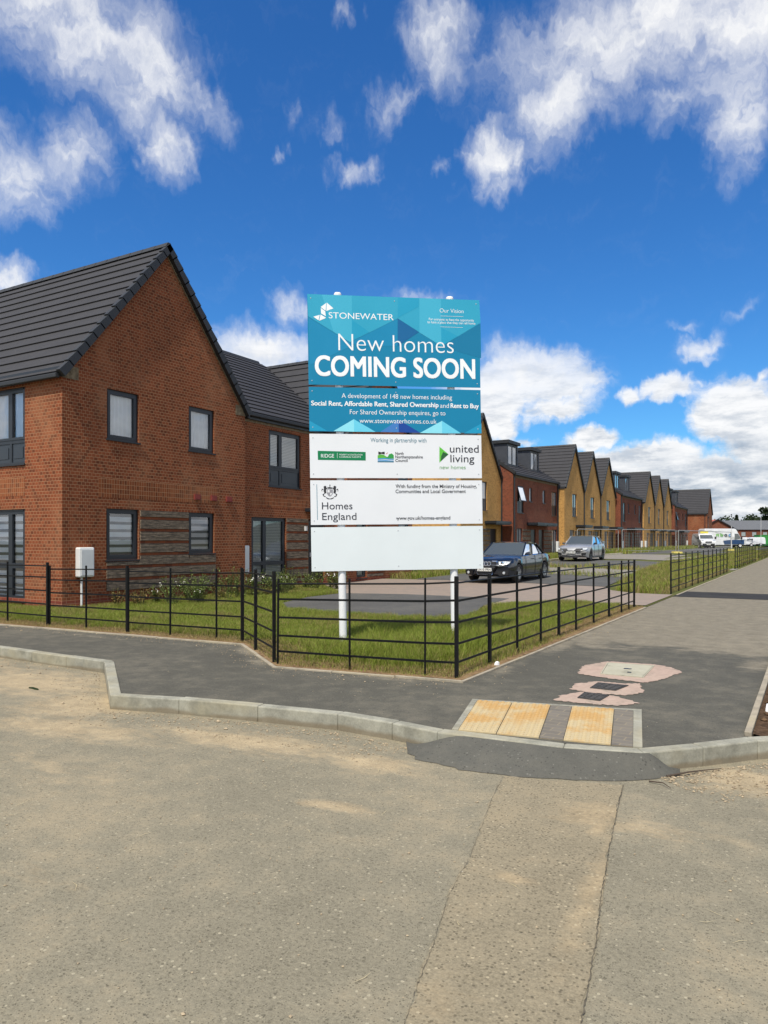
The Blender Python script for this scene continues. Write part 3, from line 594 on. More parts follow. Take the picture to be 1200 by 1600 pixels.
def gable_roof(house, X, Y0, Y1, eave, apex, Xback, oh=0.05, side_oh=0.12, fascia=True, detail=True):
    Ym = (Y0+Y1)/2; k = (apex-eave)/((Y1-Y0)/2); r = MB()
    zE = eave+0.10-k*side_oh; Z = apex+0.12
    for s in (-1, 1):
        Ye = (Y0-side_oh) if s < 0 else (Y1+side_oh); A = V((X+oh, Ye, zE)); B = V((Xback, Ye, zE)); T = V((X+oh, Ym, Z)); up = T-A
        slope(r, A, B, up, up.length)
    rf = obj('roof', r, 'roof', house)
    v = MB()
    for s in (-1, 1):
        Ye = (Y0-side_oh) if s < 0 else (Y1+side_oh); verge(v, (X+oh+0.03, Ye, zE), (X+oh+0.03, Ym, Z))
    obj('verge_trim', v, 'verge', rf)
    rd = MB(); L = abs(X-Xback); n = max(1, int(L/0.45))
    for i in range(n):
        x0 = X+oh+0.06-i*L/n; x1 = x0-L/n+0.012
        rd.hexa([(x0, Ym-0.12, Z-0.05), (x0, Ym+0.12, Z-0.05), (x1, Ym+0.12, Z-0.05), (x1, Ym-0.12, Z-0.05), (x0, Ym-0.045, Z+0.075), (x0, Ym+0.045, Z+0.075), (x1, Ym+0.045, Z+0.07), (x1, Ym-0.045, Z+0.07)])
    obj('ridge_tile', rd, 'verge', rf)
    if detail:
        mt = MB(); F = frame((X, 0, 0), (0, 1, 0), (1, 0, 0))
        for s in (-1, 1):
            Ye = Y0 if s < 0 else Y1; d = V((0, Ym-Ye, apex-eave)); L_ = d.length; d.normalize(); nrm = V((0, -d.z, d.y)) if s > 0 else V((0, d.z, -d.y))
            a = V((X+0.004, Ye, eave))+d*0.1; b = V((X+0.004, Ym, apex)); mt.hexa([a+nrm*0.085, b+nrm*0.085, b-nrm*0.10, a-nrm*0.10]+[p+V((0.02, 0, 0)) for p in (a+nrm*0.085, b+nrm*0.085, b-nrm*0.10, a-nrm*0.10)])
            q = 0.42; mt.box(X+0.003, X+0.012, Ye-(0 if s < 0 else q)+0.001, Ye+(q if s < 0 else 0)-0.001, eave-0.13, eave+0.16)
        obj('mortar_bedding', mt, 'mortar', house)
    if fascia:
        for s in (-1, 1):
            f = MB(); g = MB()
            Ye = Y0 if s < 0 else Y1; f.box(Xback, X+0.02, min(Ye, Ye+s*0.09), max(Ye, Ye+s*0.09), eave-0.11, eave+0.10)
            yc = Ye+s*(side_oh+0.02); g.box(Xback, X+0.03, yc-0.055, yc+0.055, zE-0.12, zE-0.015)
            obj('fascia', f, 'frame', house); obj('gutter', g, 'verge', house, bevel=0.02)
def downpipe(house, x, y, z0, z1):
    m_ = MB(); m_.tube([(x, y, z0), (x, y, z1-0.15), (x-0.06, y, z1)], 0.052, 8)
    for z in np.arange(z0+0.4, z1-0.3, 1.7): m_.box(x-0.05, x+0.042, y-0.05, y+0.05, z, z+0.05)
    m_.box(x-0.07, x+0.06, y-0.09, y+0.09, z1-0.10, z1+0.05); obj('drainpipe', m_, 'verge', house)
def meter_box(house, X, y0, y1, z0, z1, pole=None):
    b = MB(); b.box(X+0.0, X+0.17, y0, y1, z0, z1); o = obj('meter_box', b, 'white_plastic', house, bevel=0.03)
    l = MB(); l.box(X+0.17, X+0.182, y0+0.035, y1-0.035, z0+0.04, z1-0.05); obj('meter_door', l, 'white_plastic', o, bevel=0.012)
    if pole is not None:
        p = MB(); p.tube([(X+0.07, pole, -0.05), (X+0.07, pole, z0)], 0.024, 10); obj('conduit', p, 'white_plastic', house, smooth=False)
def panel(house, F, pieces, m='band_brick', pitch=0.30):
    b = MB(); rr = random.Random(5)
    for u0, u1, z0, z1 in pieces:                   # rough courses stand proud of the plain strips
        z = z0
        while z < z1-0.01:
            k = (z/pitch) % 1; red = k < 0.259
            ze = min(z1, (math.floor(z/pitch+1e-6)+(0.26 if red else 1.0))*pitch)
            b.fbox(F, u0, u1, 0.0, 0.006 if red else 0.032+rr.uniform(-.006, .006), z, ze); z = ze+1e-5
    return obj('brick_panel', b, m, house)
XG = -14.5; Y0, Y1 = 10.58, 16.71; EAVE, APEX = 5.36, 9.08
# ---- the gabled red brick house at the left
h1 = thing('brick_house', 'red brick gabled house at the left with a white meter box on its gable', 'house', (XG, Y0, 0))
F = frame((XG, 0, 0), (0, 1, 0), (1, 0, 0)); FL = frame((0, Y0, 0), (1, 0, 0), (0, -1, 0))
holesG = [(11.79, 12.75, 4.0, 5.2), (14.44, 15.42, 4.0, 5.2), (11.77, 12.75, 1.11, 2.34), (14.44, 15.42, 1.22, 2.33)]
holesL = [(-17.75, -15.85, 3.37, 5.17), (-17.75, -15.85, 0.16, 2.31), (-22.5, -20.6, 3.37, 5.17), (-22.5, -20.6, 0.16, 2.31)]
XB = -27.0
w_ = MB(); facade(w_, F, Y0, Y1, 0.22, EAVE, holesG, 0.14, apex=[((Y0+Y1)/2, APEX)]); facade(w_, FL, XB, XG, 0.22, EAVE, holesL, 0.14)
w_.quad((XG, Y1, 0.22), (XB, Y1, 0.22), (XB, Y1, EAVE), (XG, Y1, EAVE)); w_.poly([(XB, Y0, 0.22), (XB, Y1, 0.22), (XB, Y1, EAVE), (XB, (Y0+Y1)/2, APEX), (XB, Y0, EAVE)])
obj('wall', w_, 'red_brick', h1)
p_ = MB(); p_.box(XB, XG+0.004, Y0-0.004, Y1, -0.4, 0.22); obj('plinth', p_, 'red_plinth', h1)
s_ = MB()
for a, b, z0, z1 in ((11.55, 15.6, 2.60, 3.05),): s_.fbox(F, a, b, 0.0, 0.004, z0, z1)
s_.fbox(FL, -18.0, -15.85, 0, 0.004, 2.62, 3.05); obj('soldier_course', s_, 'red_soldier', h1)
panel(h1, F, [(12.78, 14.41, 1.1, 2.33), (14.45, 15.45, 0.36, 1.17), (12.75, 14.45, 0.36, 1.1), (11.77, 12.75, 0.36, 1.06)])
window(h1, F, *holesG[0], 'curtain', label='upper window with white net curtain nearer the corner'); window(h1, F, *holesG[1], 'curtain', label='upper window with white net curtain farther from the corner')
window(h1, F, *holesG[2], 'zebra', label='lower window with striped white blind'); window(h1, F, *holesG[3], 'zebra_grey', label='smaller lower window with striped beige blind')
for i, (hu, hl) in enumerate((holesL[:2], holesL[2:])):
    m1 = hu[1]-0.62
    window(h1, FL, *hu, 'curtain', mull=(m1,), spandrel=3.91); window(h1, FL, *hl, 'zebra', mull=(m1,), tran=(0.98,))
gable_roof(h1, XG, Y0, Y1, EAVE, APEX, XB)
meter_box(h1, XG, 10.91, 11.31, 0.74, 1.42, pole=11.03)
for y in (14.73, 15.37, 15.99):
    b = MB(); b.fbox(F, y-0.11, y+0.11, 0.0, 0.05, 2.68, 2.83); b.fbox(F, y-0.08, y+0.08, 0.05, 0.055, 2.70, 2.81); obj('wall_vent', b, 'red_vent', h1)
# ---- the set-back red house beside it, its roof running along the street
XS = -15.0; YE = 22.2
h2 = thing('brick_house', 'set-back red brick house with lead-grey roof between the gabled house and the sign board', 'house', (XS, Y1, 0))
F2 = frame((XS, 0, 0), (0, 1, 0), (1, 0, 0))
hs = [(18.42, 20.12, 3.31, 5.11), (17.58, 19.31, 0.16, 2.30), (20.55, 21.55, 0.12, 2.30)]
w_ = MB(); facade(w_, F2, Y1+0.002, YE, 0.2, 5.42, hs, 0.14); w_.quad((XS, YE, .2), (-26, YE, .2), (-26, YE, 5.42), (XS, YE, 5.42)); obj('wall', w_, 'red_brick', h2)
p_ = MB(); p_.box(-26, XS+0.004, Y1+0.002, YE, -0.4, 0.2); obj('plinth', p_, 'red_plinth', h2)
s_ = MB(); s_.fbox(F2, 17.55, 20.6, 0, 0.004, 2.62, 3.05); obj('soldier_course', s_, 'red_soldier', h2)
panel(h2, F2, [(19.33, 20.5, 0.2, 2.3)])
window(h2, F2, *hs[0], 'venetian', mull=(19.06,), spandrel=3.88); window(h2, F2, *hs[1], 'venetian', mull=(18.25,), tran=(0.85,))
d_ = MB(); d_.fbox(F2, 20.60, 21.50, -0.12, -0.07, 0.12, 2.25); dd = obj('door', d_, 'black_door', h2); hd = MB(); hd.fbox(F2, 20.70, 20.73, -0.07, -0.03, 1.0, 1.15); obj('door_handle', hd, 'lamp_white', dd)
c_ = MB(); c_.fbox(F2, 20.35, 21.75, 0, 0.85, 2.55, 2.67); obj('canopy', c_, 'frame', h2, bevel=0.01)
l_ = MB(); l_.fbox(F2, 20.28, 20.36, 0, 0.1, 1.9, 2.05); obj('wall_light', l_, 'lamp_white', h2)
r_ = MB(); A = V((XS+0.14, Y1+0.05, 5.50)); B = V((XS+0.14, 24.75, 5.50)); T = V((-20.5, Y1+0.05, 9.12)); slope(r_, A, B, T-A, (T-A).length)
A2 = V((-26.2, Y1+0.05, 5.50)); slope(r_, A2, V((-26.2, 24.75, 5.5)), V((-20.5, Y1+.05, 9.12))-A2, (V((-20.5, Y1+.05, 9.12))-A2).length); rf = obj('roof', r_, 'roof', h2)
rd = MB()
for y in np.arange(Y1+0.1, 24.4, 0.45): rd.hexa([(-20.62, y, 9.08), (-20.38, y, 9.08), (-20.38, y+.44, 9.08), (-20.62, y+.44, 9.08), (-20.545, y, 9.2), (-20.455, y, 9.2), (-20.455, y+.44, 9.2), (-20.545, y+.44, 9.2)])
obj('ridge_tile', rd, 'verge', rf)
g_ = MB(); g_.box(XS, XS+0.09, Y1+.02, YE, 5.30, 5.50); obj('fascia', g_, 'frame', h2); g_ = MB(); g_.box(XS+0.09, XS+0.21, Y1+.02, YE, 5.38, 5.49); obj('gutter', g_, 'verge', h2, bevel=0.02)
g_ = MB(); g_.box(XS, XS+0.006, Y1+.01, YE, 5.22, 5.31); obj('mortar_bedding', g_, 'mortar', h2)
meter_box(h2, XS, 17.02, 17.30, 0.55, 1.42)
# ---- the second gabled house, mostly behind the sign
h3 = thing('brick_house', 'red brick gabled house mostly hidden behind the sign board', 'house', (XG, YE, 0))
w_ = MB(); hh = [(22.85, 23.55, 0.16, 2.3), (26.0, 26.9, 1.1, 2.3), (23.4, 24.3, 4.0, 5.2), (26.0, 26.9, 4.0, 5.2)]; YF = 27.2
facade(w_, F, YE+0.003, YF, 0.2, EAVE, hh, 0.14, apex=[((YE+YF)/2, 8.75)]); w_.quad((XG, YE+.003, .2), (XB, YE+.003, .2), (XB, YE+.003, EAVE), (XG, YE+.003, EAVE)); w_.quad((XG, YF, .2), (XB, YF, .2), (XB, YF, EAVE), (XG, YF, EAVE)); obj('wall', w_, 'red_brick', h3)
p_ = MB(); p_.box(XB, XG+0.004, YE+.003, YF, -0.4, 0.2); obj('plinth', p_, 'red_plinth', h3)
panel(h3, F, [(23.6, 24.75, 0.2, 2.3)])
for q in hh: window(h3, F, *q, 'venetian' if q[2] < 1 else 'curtain')
gable_roof(h3, XG, YE, YF, EAVE, 8.8, XB)
# ------------------------------------------------------------------ the long terrace on the estate road
def tall_window(house, F, u0, u1, z0, z1, z_sp, **k): window(house, F, u0, u1, z0, z1, far=True, spandrel=z_sp, **k)
def ground_bay(house, F, door, win, canopy, bandm, wall_z=0.2, light=False):
    d = MB(); d.fbox(F, door[0], door[1], -0.12, -0.06, 0.2, 2.3); dd = obj('door', d, 'black_door', house)
    hd = MB(); hd.fbox(F, door[0]+0.08, door[0]+0.12, -0.06, -0.02, 1.1, 1.3); obj('door_handle', hd, 'lamp_white', dd)
    window(house, F, win[0], win[1], 0.25, 2.35, far=True, mull=((win[0]+win[1])/2,))
    c = MB(); c.fbox(F, canopy[0], canopy[1], 0.0, 0.8, 2.62, 2.78); c.fbox(F, canopy[0]+0.05, canopy[1]-0.05, 0.02, 0.75, 2.56, 2.62); obj('canopy', c, 'frame', house)
    lo, hi = min(win[1], door[1]), max(win[0], door[0]); ps = []
    if hi-lo > 0.1: ps.append((lo+0.03, hi-0.03, 0.25, 2.3))
    if ps: panel(house, F, ps, bandm)
def gable_home(X, Ya, Yb, label, lap=0.0, win=None, first=False, last=False, apex=9.08, eave=5.55, Xb=None):
    Xb = Xb or X-9.5
    h = thing('gabled_house', label, 'house', (X, Ya, 0.2), 'yellow brick gabled houses of the terrace')
    F = frame((X, 0, 0), (0, 1, 0), (1, 0, 0)); W_ = Yb-Ya; k = W_/5.65
    up = (Ya+2.25*k, Ya+3.55*k, 3.45, 5.25); gw = (Ya+1.5*k, Ya+2.75*k, 0.25, 2.35); dr = (Ya+4.0*k, Ya+4.95*k, 0.2, 2.3)
    w = MB(); facade(w, F, Ya, Yb, -0.2, eave, [up, gw, dr], 0.12, apex=[((Ya+Yb)/2, apex)])
    w.quad((X, Ya, -.2), (Xb, Ya, -.2), (Xb, Ya, eave), (X, Ya, eave)); w.quad((X, Yb, -.2), (Xb, Yb, -.2), (Xb, Yb, eave), (X, Yb, eave)); obj('wall', w, 'yellow_brick', h)
    tall_window(h, F, *up, 4.15, mull=(up[0]+0.45*(up[1]-up[0]),)); ground_bay(h, F, dr[:2], gw[:2], (Ya+3.2*k, Yb-0.15), 'band_yellow')
    gable_roof(h, X, Ya, Yb, eave, apex, Xb, side_oh=0.02, fascia=False, detail=False)
    g = MB(); g.box(Xb, X+0.06, Ya-0.07, Ya+0.02, eave-0.02, eave+0.14); obj('gutter', g, 'verge', h)
    if not last: downpipe(h, X+0.05, Yb, 0.2, eave+0.05)
    meter_box(h, X, Ya+0.35, Ya+0.8, 0.65, 1.45)
    return h
def dormer_home(X, Ya, Yb, label, mirror, eave=6.0, ridge=8.9, openw=False, endpipe=False):
    h = thing('dormer_house', label, 'house', (X, Ya, 0.2), 'red brick houses with roof dormers')
    F = frame((X, 0, 0), (0, 1, 0), (1, 0, 0)); L = Yb-Ya; Xb = X-9.0; Xm = X-4.4
    f = (lambda a, b: (Yb-b*L, Yb-a*L)) if mirror else (lambda a, b: (Ya+a*L, Ya+b*L))
    tw = f(0.17, 0.42) if not mirror else f(0.06, 0.31); nw = f(0.66, 0.78) if not mirror else f(0.62, 0.74)
    gw = f(0.15, 0.36) if not mirror else f(0.05, 0.30); dr = f(0.72, 0.93)
    holes = [(*tw, 3.4, 5.22), (*nw, 4.25, 5.22), (*gw, 0.25, 2.35), (*dr, 0.2, 2.3)]
    w = MB(); facade(w, F, Ya, Yb, -0.2, eave, holes, 0.12)
    for y in (Ya, Yb): w.poly([(X, y, -.2), (Xb, y, -.2), (Xb, y, eave), (Xm, y, ridge), (X, y, eave)])
    obj('wall', w, 'red_far', h)
    tall_window(h, F, *holes[0], 4.15, mull=((tw[0]*0.55+tw[1]*0.45),), open_sash=openw); window(h, F, *holes[1], far=True)
    ground_bay(h, F, dr, gw, (f(0.55, 1.0)), 'band_brick')
    s = MB(); s.box(X+0.002, X+0.008, Ya+0.02, Yb-0.02, eave-0.28, eave-0.1); obj('eaves_band', s, 'mortar', h)
    r = MB(); A = V((X+0.16, Ya-0.02, eave-0.02)); B = V((X+0.16, Yb+0.02, eave-0.02)); T = V((Xm, Ya-0.02, ridge+0.12)); slope(r, A, B, T-A, (T-A).length)
    A = V((Xb-.16, Ya-0.02, eave-0.02)); slope(r, A, V((Xb-.16, Yb+.02, eave-.02)), V((Xm, Ya-.02, ridge+.12))-A, (V((Xm, Ya-.02, ridge+.12))-A).length); rf = obj('roof', r, 'roof', h)
    rd = MB(); rd.hexa([(Xm-.12, Ya, ridge+.08), (Xm+.12, Ya, ridge+.08), (Xm+.12, Yb, ridge+.08), (Xm-.12, Yb, ridge+.08), (Xm-.05, Ya, ridge+.2), (Xm+.05, Ya, ridge+.2), (Xm+.05, Yb, ridge+.2), (Xm-.05, Yb, ridge+.2)]); obj('ridge_tile', rd, 'verge', rf)
    if not mirror:
        vg = MB(); vg.bar((X+.18, Ya-.03, eave+.0), (Xm, Ya-.03, ridge+.13), 0.06, 0.2, up=V((0, 0, 1))); obj('verge_trim', vg, 'verge', rf)
    g = MB(); g.box(X+0.05, X+0.22, Ya, Yb, eave-0.14, eave-0.02); obj('gutter', g, 'verge', h, bevel=0.02)
    # dormer: clad cheeks, flat roof, two-light window
    dy = f(0.24, 0.66) if not mirror else f(0.40, 0.82); k = (ridge-eave)/4.4; xf = X-0.85; zb = eave+0.85*k+0.05; zt_ = zb+1.55; xe = X-(zt_-eave)/k-0.1
    d = MB(); FD = frame((xf, 0, 0), (0, 1, 0), (1, 0, 0)); wz = (dy[0]+0.2, dy[1]-0.2, zb+0.14, zt_-0.12); facade(d, FD, dy[0], dy[1], zb-0.25, zt_, [wz], 0.08)
    for y in dy: d.poly([(xf, y, zb-.25), (xe, y, zt_), (xf, y, zt_)])
    do = obj('dormer', d, 'zinc', h)
    c = MB(); c.box(xe-0.4, xf+0.16, dy[0]-0.12, dy[1]+0.12, zt_, zt_+0.22); obj('dormer_roof', c, 'verge', do)
    wf = MB(); ym = (wz[0]+wz[1])/2; wd = 0.05
    for q in ((wz[0], wz[0]+wd), (wz[1]-wd, wz[1]), (ym-wd, ym+wd)): wf.fbox(FD, q[0], q[1], -0.06, -0.02, wz[2], wz[3])
    wf.fbox(FD, wz[0]+wd, wz[1]-wd, -0.06, -0.022, wz[2], wz[2]+wd); wf.fbox(FD, wz[0]+wd, wz[1]-wd, -0.06, -0.022, wz[3]-wd, wz[3]); obj('dormer_window', wf, 'frame', do)
    pn = MB(); pn.quad(FD(wz[0], -0.05, wz[2]), FD(wz[1], -0.05, wz[2]), FD(wz[1], -0.05, wz[3]), FD(wz[0], -0.05, wz[3])); obj('dormer_pane', pn, 'glass_far', do)
    sl = MB(); sl.hexa([(xf+.05, dy[0]-.05, zb-.26), (xf+.45, dy[0]-.05, zb-.26-.45*k+0.0), (xf+.45, dy[1]+.05, zb-.26-.45*k), (xf+.05, dy[1]+.05, zb-.26), (xf+.05, dy[0]-.05, zb-.20), (xf+.45, dy[0]-.05, zb-.20-.45*k+.02), (xf+.45, dy[1]+.05, zb-.20-.45*k+.02), (xf+.05, dy[1]+.05, zb-.20)]); obj('lead_flashing', sl, 'lead', do)
    if endpipe: downpipe(h, X+0.06, Ya+0.12 if not mirror else Yb-0.12, 0.2, eave-0.05)
    meter_box(h, X, (Yb-0.5 if mirror else Ya+0.15), (Yb-0.1 if mirror else Ya+0.55), 0.65, 1.45)
    return h
M['lead'] = plain('lead', (0.30, 0.31, 0.33), 0.45, 0.5, 0.3)
gable_home(-17.95, 39.7, 46.2, 'yellow brick gabled house beside the sign board, nearest of the terrace', apex=9.35, eave=5.6)
dormer_home(-17.12, 46.22, 51.15, 'red brick dormer house with a tilted open window, behind the dark blue car', False, openw=True, endpipe=True)
dormer_home(-17.12, 51.17, 56.05, 'red brick dormer house between the open-window house and the silver car', True, endpipe=True)
gable_home(-16.6, 56.07, 61.6, 'yellow brick gabled house with broad side roof, right behind the silver car'); gable_home(-16.6, 61.6, 67.15, 'yellow brick gabled house, middle one of the nearer three gables'); gable_home(-16.6, 67.15, 73.0, 'yellow brick gabled house, farthest one of the nearer three gables', last=True)
dormer_home(-16.15, 73.2, 78.2, 'red brick dormer house just past the nearer three yellow gables', False, endpipe=True); dormer_home(-16.15, 78.2, 83.3, 'red brick dormer house just before the farther three yellow gables', True, endpipe=True)
gable_home(-15.95, 83.5, 89.6, 'yellow brick gabled house, nearest one of the farther three gables'); gable_home(-15.95, 89.6, 95.5, 'yellow brick gabled house, middle one of the farther three gables'); gable_home(-15.95, 95.5, 101.6, 'yellow brick gabled house, farthest of all the yellow gables', last=True)
dormer_home(-15.6, 101.8, 106.8, 'red brick dormer house with an open window past the last yellow gable', False, openw=True); dormer_home(-15.6, 106.8, 112.5, 'red brick dormer house next to the end house of the terrace', True, endpipe=True)
# end house: gable to the street, long roof and blind brick wall towards us
he = thing('end_house', 'red brick end house with long dark roof and blank side wall, behind the white vans', 'house', (-13.7, 118.8, 0.3))
w_ = MB(); Fe = frame((-13.7, 0, 0), (0, 1, 0), (1, 0, 0)); facade(w_, Fe, 118.8, 125.4, -0.2, 5.5, [(120.5, 121.8, 3.4, 5.1), (120.5, 121.8, .4, 2.3)], .1, apex=[(122.1, 9.15)]); w_.quad((-13.7, 118.8, -.2), (-26, 118.8, -.2), (-26, 118.8, 5.5), (-13.7, 118.8, 5.5)); w_.quad((-13.7, 125.4, -.2), (-26, 125.4, -.2), (-26, 125.4, 5.5), (-13.7, 125.4, 5.5))
obj('wall', w_, 'red_brick', he)
for q in ((120.5, 121.8, 3.4, 5.1), (120.5, 121.8, .4, 2.3)): window(he, Fe, *q, far=True)
gable_roof(he, -13.7, 118.8, 125.4, 5.5, 9.15, -26, detail=False); downpipe(he, -13.95, 118.72, 0.3, 5.3)
# far red houses with grey roofs across the end of the road
def polar(px, d, z=0.0):                              # ground point at a bearing and a distance from where the street begins
    p = FW*d+RT*((px-600)/1150*d); return V((p.x, p.y, z))
hf = thing('far_house', 'long low red brick row with grey roof across the far end of the road', 'house', tuple(polar(1160, 235)))
o_ = polar(1085, 232); U = RT; Nn = -FW; Ff = frame(tuple(o_), tuple(U), tuple(Nn)); w_ = MB(); fh = []
for i in range(7): fh += [(8+i*3.4, 9.4+i*3.4, 2.6, 4.0)]
facade(w_, Ff, 0, 55, -0.2, 4.7, fh, 0.1); obj('wall', w_, 'red_far', hf)
for q in fh: window(hf, Ff, *q, far=True)
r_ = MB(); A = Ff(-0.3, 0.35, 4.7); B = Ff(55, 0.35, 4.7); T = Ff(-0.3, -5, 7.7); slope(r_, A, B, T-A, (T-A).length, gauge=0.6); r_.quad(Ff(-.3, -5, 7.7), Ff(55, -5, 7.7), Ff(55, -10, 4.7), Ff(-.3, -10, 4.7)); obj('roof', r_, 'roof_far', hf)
hg = thing('far_house', 'small red brick gable with orange tiled roof left of the long grey roof', 'house', tuple(polar(1122, 222)))
o_ = polar(1112, 222); Fg = frame(tuple(o_), tuple(RT), tuple(-FW)); w_ = MB(); facade(w_, Fg, -4.6, 7.6, -0.2, 4.4, [(0.2, 1.3, 2.4, 3.6)], 0.1, apex=[(1.8, 7.5)]); obj('wall', w_, 'red_far', hg); window(hg, Fg, 0.2, 1.3, 2.4, 3.6, far=True)
r_ = MB(); r_.quad(Fg(-4.9, .2, 4.3), Fg(1.8, .2, 7.65), Fg(1.8, -9, 7.65), Fg(-4.9, -9, 4.3)); r_.quad(Fg(7.9, .2, 4.3), Fg(1.8, .2, 7.65), Fg(1.8, -9, 7.65), Fg(7.9, -9, 4.3)); r_.quad(Fg(-11, -4, 4.6), Fg(1.8, -4, 4.6), Fg(1.8, -9, 8.0), Fg(-11, -9, 8.0)); rg = obj('roof', r_, 'roof_red', hg)
v_ = MB(); v_.bar(Fg(-4.9, .3, 4.3), Fg(1.8, .3, 7.7), 0.2, 0.3); v_.bar(Fg(7.9, .3, 4.3), Fg(1.8, .3, 7.7), 0.2, 0.3); obj('verge_trim', v_, 'verge', rg)
# hills on the horizon
mb = MB(); rows = []; N_ = 160
for k, (d, zf) in enumerate(((420, 0.0), (520, 0.6), (680, 1.0), (900, 0.0))):
    row = []
    for i in range(N_+1):
        a = -1.3+2.6*i/N_; p = FW*(d*math.cos(a))+RT*(d*math.sin(a)); z = zf*(13+4*math.sin(a*7+1)+2.5*math.sin(a*23)+1.2*math.sin(a*61)+0.8*math.sin(a*140)); row.append((p.x, p.y, z-0.2))
    rows.append(row)
mb.grid(rows); obj('hills', mb, 'hill', kind='structure', smooth=True)
# ------------------------------------------------------------------ trees far off
def leafmat(name, a, b):
    m, t, p, o = mat(name); pos = nd(t, 'ShaderNodeTexCoord').outputs['Object']; n = noise(t, pos, 1.7, 4)
    t.links.new(mix(t, step(t, n, 0.35, 0.65), a, b), p.inputs['Base Color']); p.inputs['Roughness'].default_value = 0.8; p.inputs['Specular IOR Level'].default_value = 0.2; return m
M['leaf_dark'] = leafmat('leaf_dark', (0.018, 0.030, 0.012), (0.035, 0.055, 0.02)); M['leaf'] = leafmat('leaf', (0.11, 0.165, 0.035), (0.20, 0.235, 0.07)); M['leaf_dry'] = leafmat('leaf_dry', (0.24, 0.15, 0.05), (0.17, 0.17, 0.06)); M['bark'] = plain('bark', (0.07, 0.05, 0.035), 0.9)
M['stalk'] = plain('stalk', (0.10, 0.11, 0.035), 0.8); M['petal'] = plain('white_petal', (0.80, 0.77, 0.70), 0.7)
def tree(px, d, h, w, conifer, label):
    b = polar(px, d, -0.2); tr = thing('conifer_tree' if conifer else 'broadleaf_tree', label, 'tree', tuple(b)); r = random.Random(int(px*7+d))
    m_ = MB(); m_.tube([b, b+V((0, 0, h*0.55)), b+V((0, 0, h*0.95))], [0.035*h, 0.02*h, 0.005*h], 8)
    for i in range(6):
        a = r.uniform(0, 6.28); z = h*(0.35+0.08*i); m_.tube([b+V((0, 0, z)), b+V((math.cos(a)*w*.35, math.sin(a)*w*.35, z+h*.12))], [0.012*h, 0.004*h], 5)
    obj('trunk', m_, 'bark', tr); c = MB()
    clumps = [(V((r.gauss(0, .24)*w, r.gauss(0, .24)*w, h*r.uniform(.42, .92))), w*r.uniform(.16, .30)) for _ in range(22)]
    for i in range(1500):
        if conifer:
            k = r.random()**0.7; z = h*(0.1+0.9*k); rad = w*0.5*(1-k)*(0.75+0.35*math.sin(k*40))+0.15; a = r.uniform(0, 6.28); rr = rad*r.uniform(.5, 1); q = b+V((math.cos(a)*rr, math.sin(a)*rr, z))
        else:
            cc, cr = r.choice(clumps); dv = V((r.gauss(0, 1), r.gauss(0, 1), r.gauss(0, .8))).normalized()*cr*r.uniform(.6, 1); q = b+cc+dv
        x = V((r.gauss(0, 1), r.gauss(0, 1), r.gauss(0, 1))).normalized()*h*.035; y = V((r.gauss(0, 1), r.gauss(0, 1), r.gauss(0, 1))).normalized()*h*.03; c.quad(q-x-y, q+x-y, q+x+y, q-x+y)
    obj('crown', c, 'leaf_dark', tr)
tree(1151, 330, 12.5, 6, True, 'dark pointed conifer above the long grey roof'); tree(1117, 300, 10, 9, False, 'round dark tree behind the orange tiled roof'); tree(1182, 320, 11.5, 16, False, 'broad dark tree at the right above the long grey roof'); tree(1208, 280, 14.5, 6, False, 'tall dark tree at the right edge of the photo'); tree(1168, 360, 11, 14, False, 'low dark tree between the conifer and the broad tree')
# ------------------------------------------------------------------ estate railings
def railing(pts, label, h0, h1, heavy=(), rails=(0.06, 0.27, 0.50, 0.76, 1.0), zb=0.0, skip_rail=()):
    c = pts[0]; f = thing('metal_railing', label, 'railing', (c[0], c[1], zb), 'black metal estate railings'); n = len(pts); hs_ = [h0+(h1-h0)*i/(n-1) for i in range(n)]
    dl = [0]
    for a, b in zip(pts, pts[1:]): dl.append(math.hypot(b[0]-a[0], b[1]-a[1]))
    for i, (x, y) in enumerate(pts):
        a = V((*pts[max(i-1, 0)], 0)); b = V((*pts[min(i+1, n-1)], 0)); d = (b-a).normalized(); m_ = MB()
        big = i in heavy
        s = 0.042 if big else 0.016; w = 0.042 if big else 0.034; up = V((0, 0, 1)); lean = V((random.uniform(-.008, .008), random.uniform(-.008, .008), 0))
        p0 = V((x, y, zb-0.25)); p1 = V((x, y, zb+hs_[i]))+lean; x_ = d.cross(up)*w/2; y_ = d*s/2
        m_.hexa([p0-x_-y_, p0+x_-y_, p0+x_+y_, p0-x_+y_, p1-x_-y_, p1+x_-y_, p1+x_+y_, p1-x_+y_])
        obj('post', m_, 'iron', f, bevel=0.004)
    for k in rails:
        top = k == rails[-1]; rb = MB()
        for i in range(n-1):
            a = V((*pts[i], zb+(hs_[i]-0.05)*k+(0.03 if k < .1 else 0))); b = V((*pts[i+1], zb+(hs_[i+1]-0.05)*k+(0.03 if k < .1 else 0)))
            if top: rb.tube([a, b], 0.011, 8)
            else: rb.bar(a, b, 0.009, 0.026)
        obj('rail', rb, 'iron', f)
    return f
R5 = (0.17, 0.36, 0.58, 0.80, 0.985)
railing([(-40, 10.05), (-28, 9.38), (-20.2, 8.95), (-15.0, 8.70), (-13.45, 8.62), (-12.20, 8.60)], 'black railing by the left edge, before the white meter box', 1.16, 1.18, heavy=(5,), rails=R5)
railing([(-12.17, 8.62), (-11.20, 8.66), (-10.16, 8.68)], 'short black railing panel in front of the white meter box', 1.12, 1.15, heavy=(2,), rails=R5)
railing([(-10.13, 8.68), (-9.20, 8.74), (-8.22, 8.79), (-7.70, 8.81)], 'black railing panel in front of the flowering weeds', 1.12, 1.14, heavy=(3,), rails=R5)
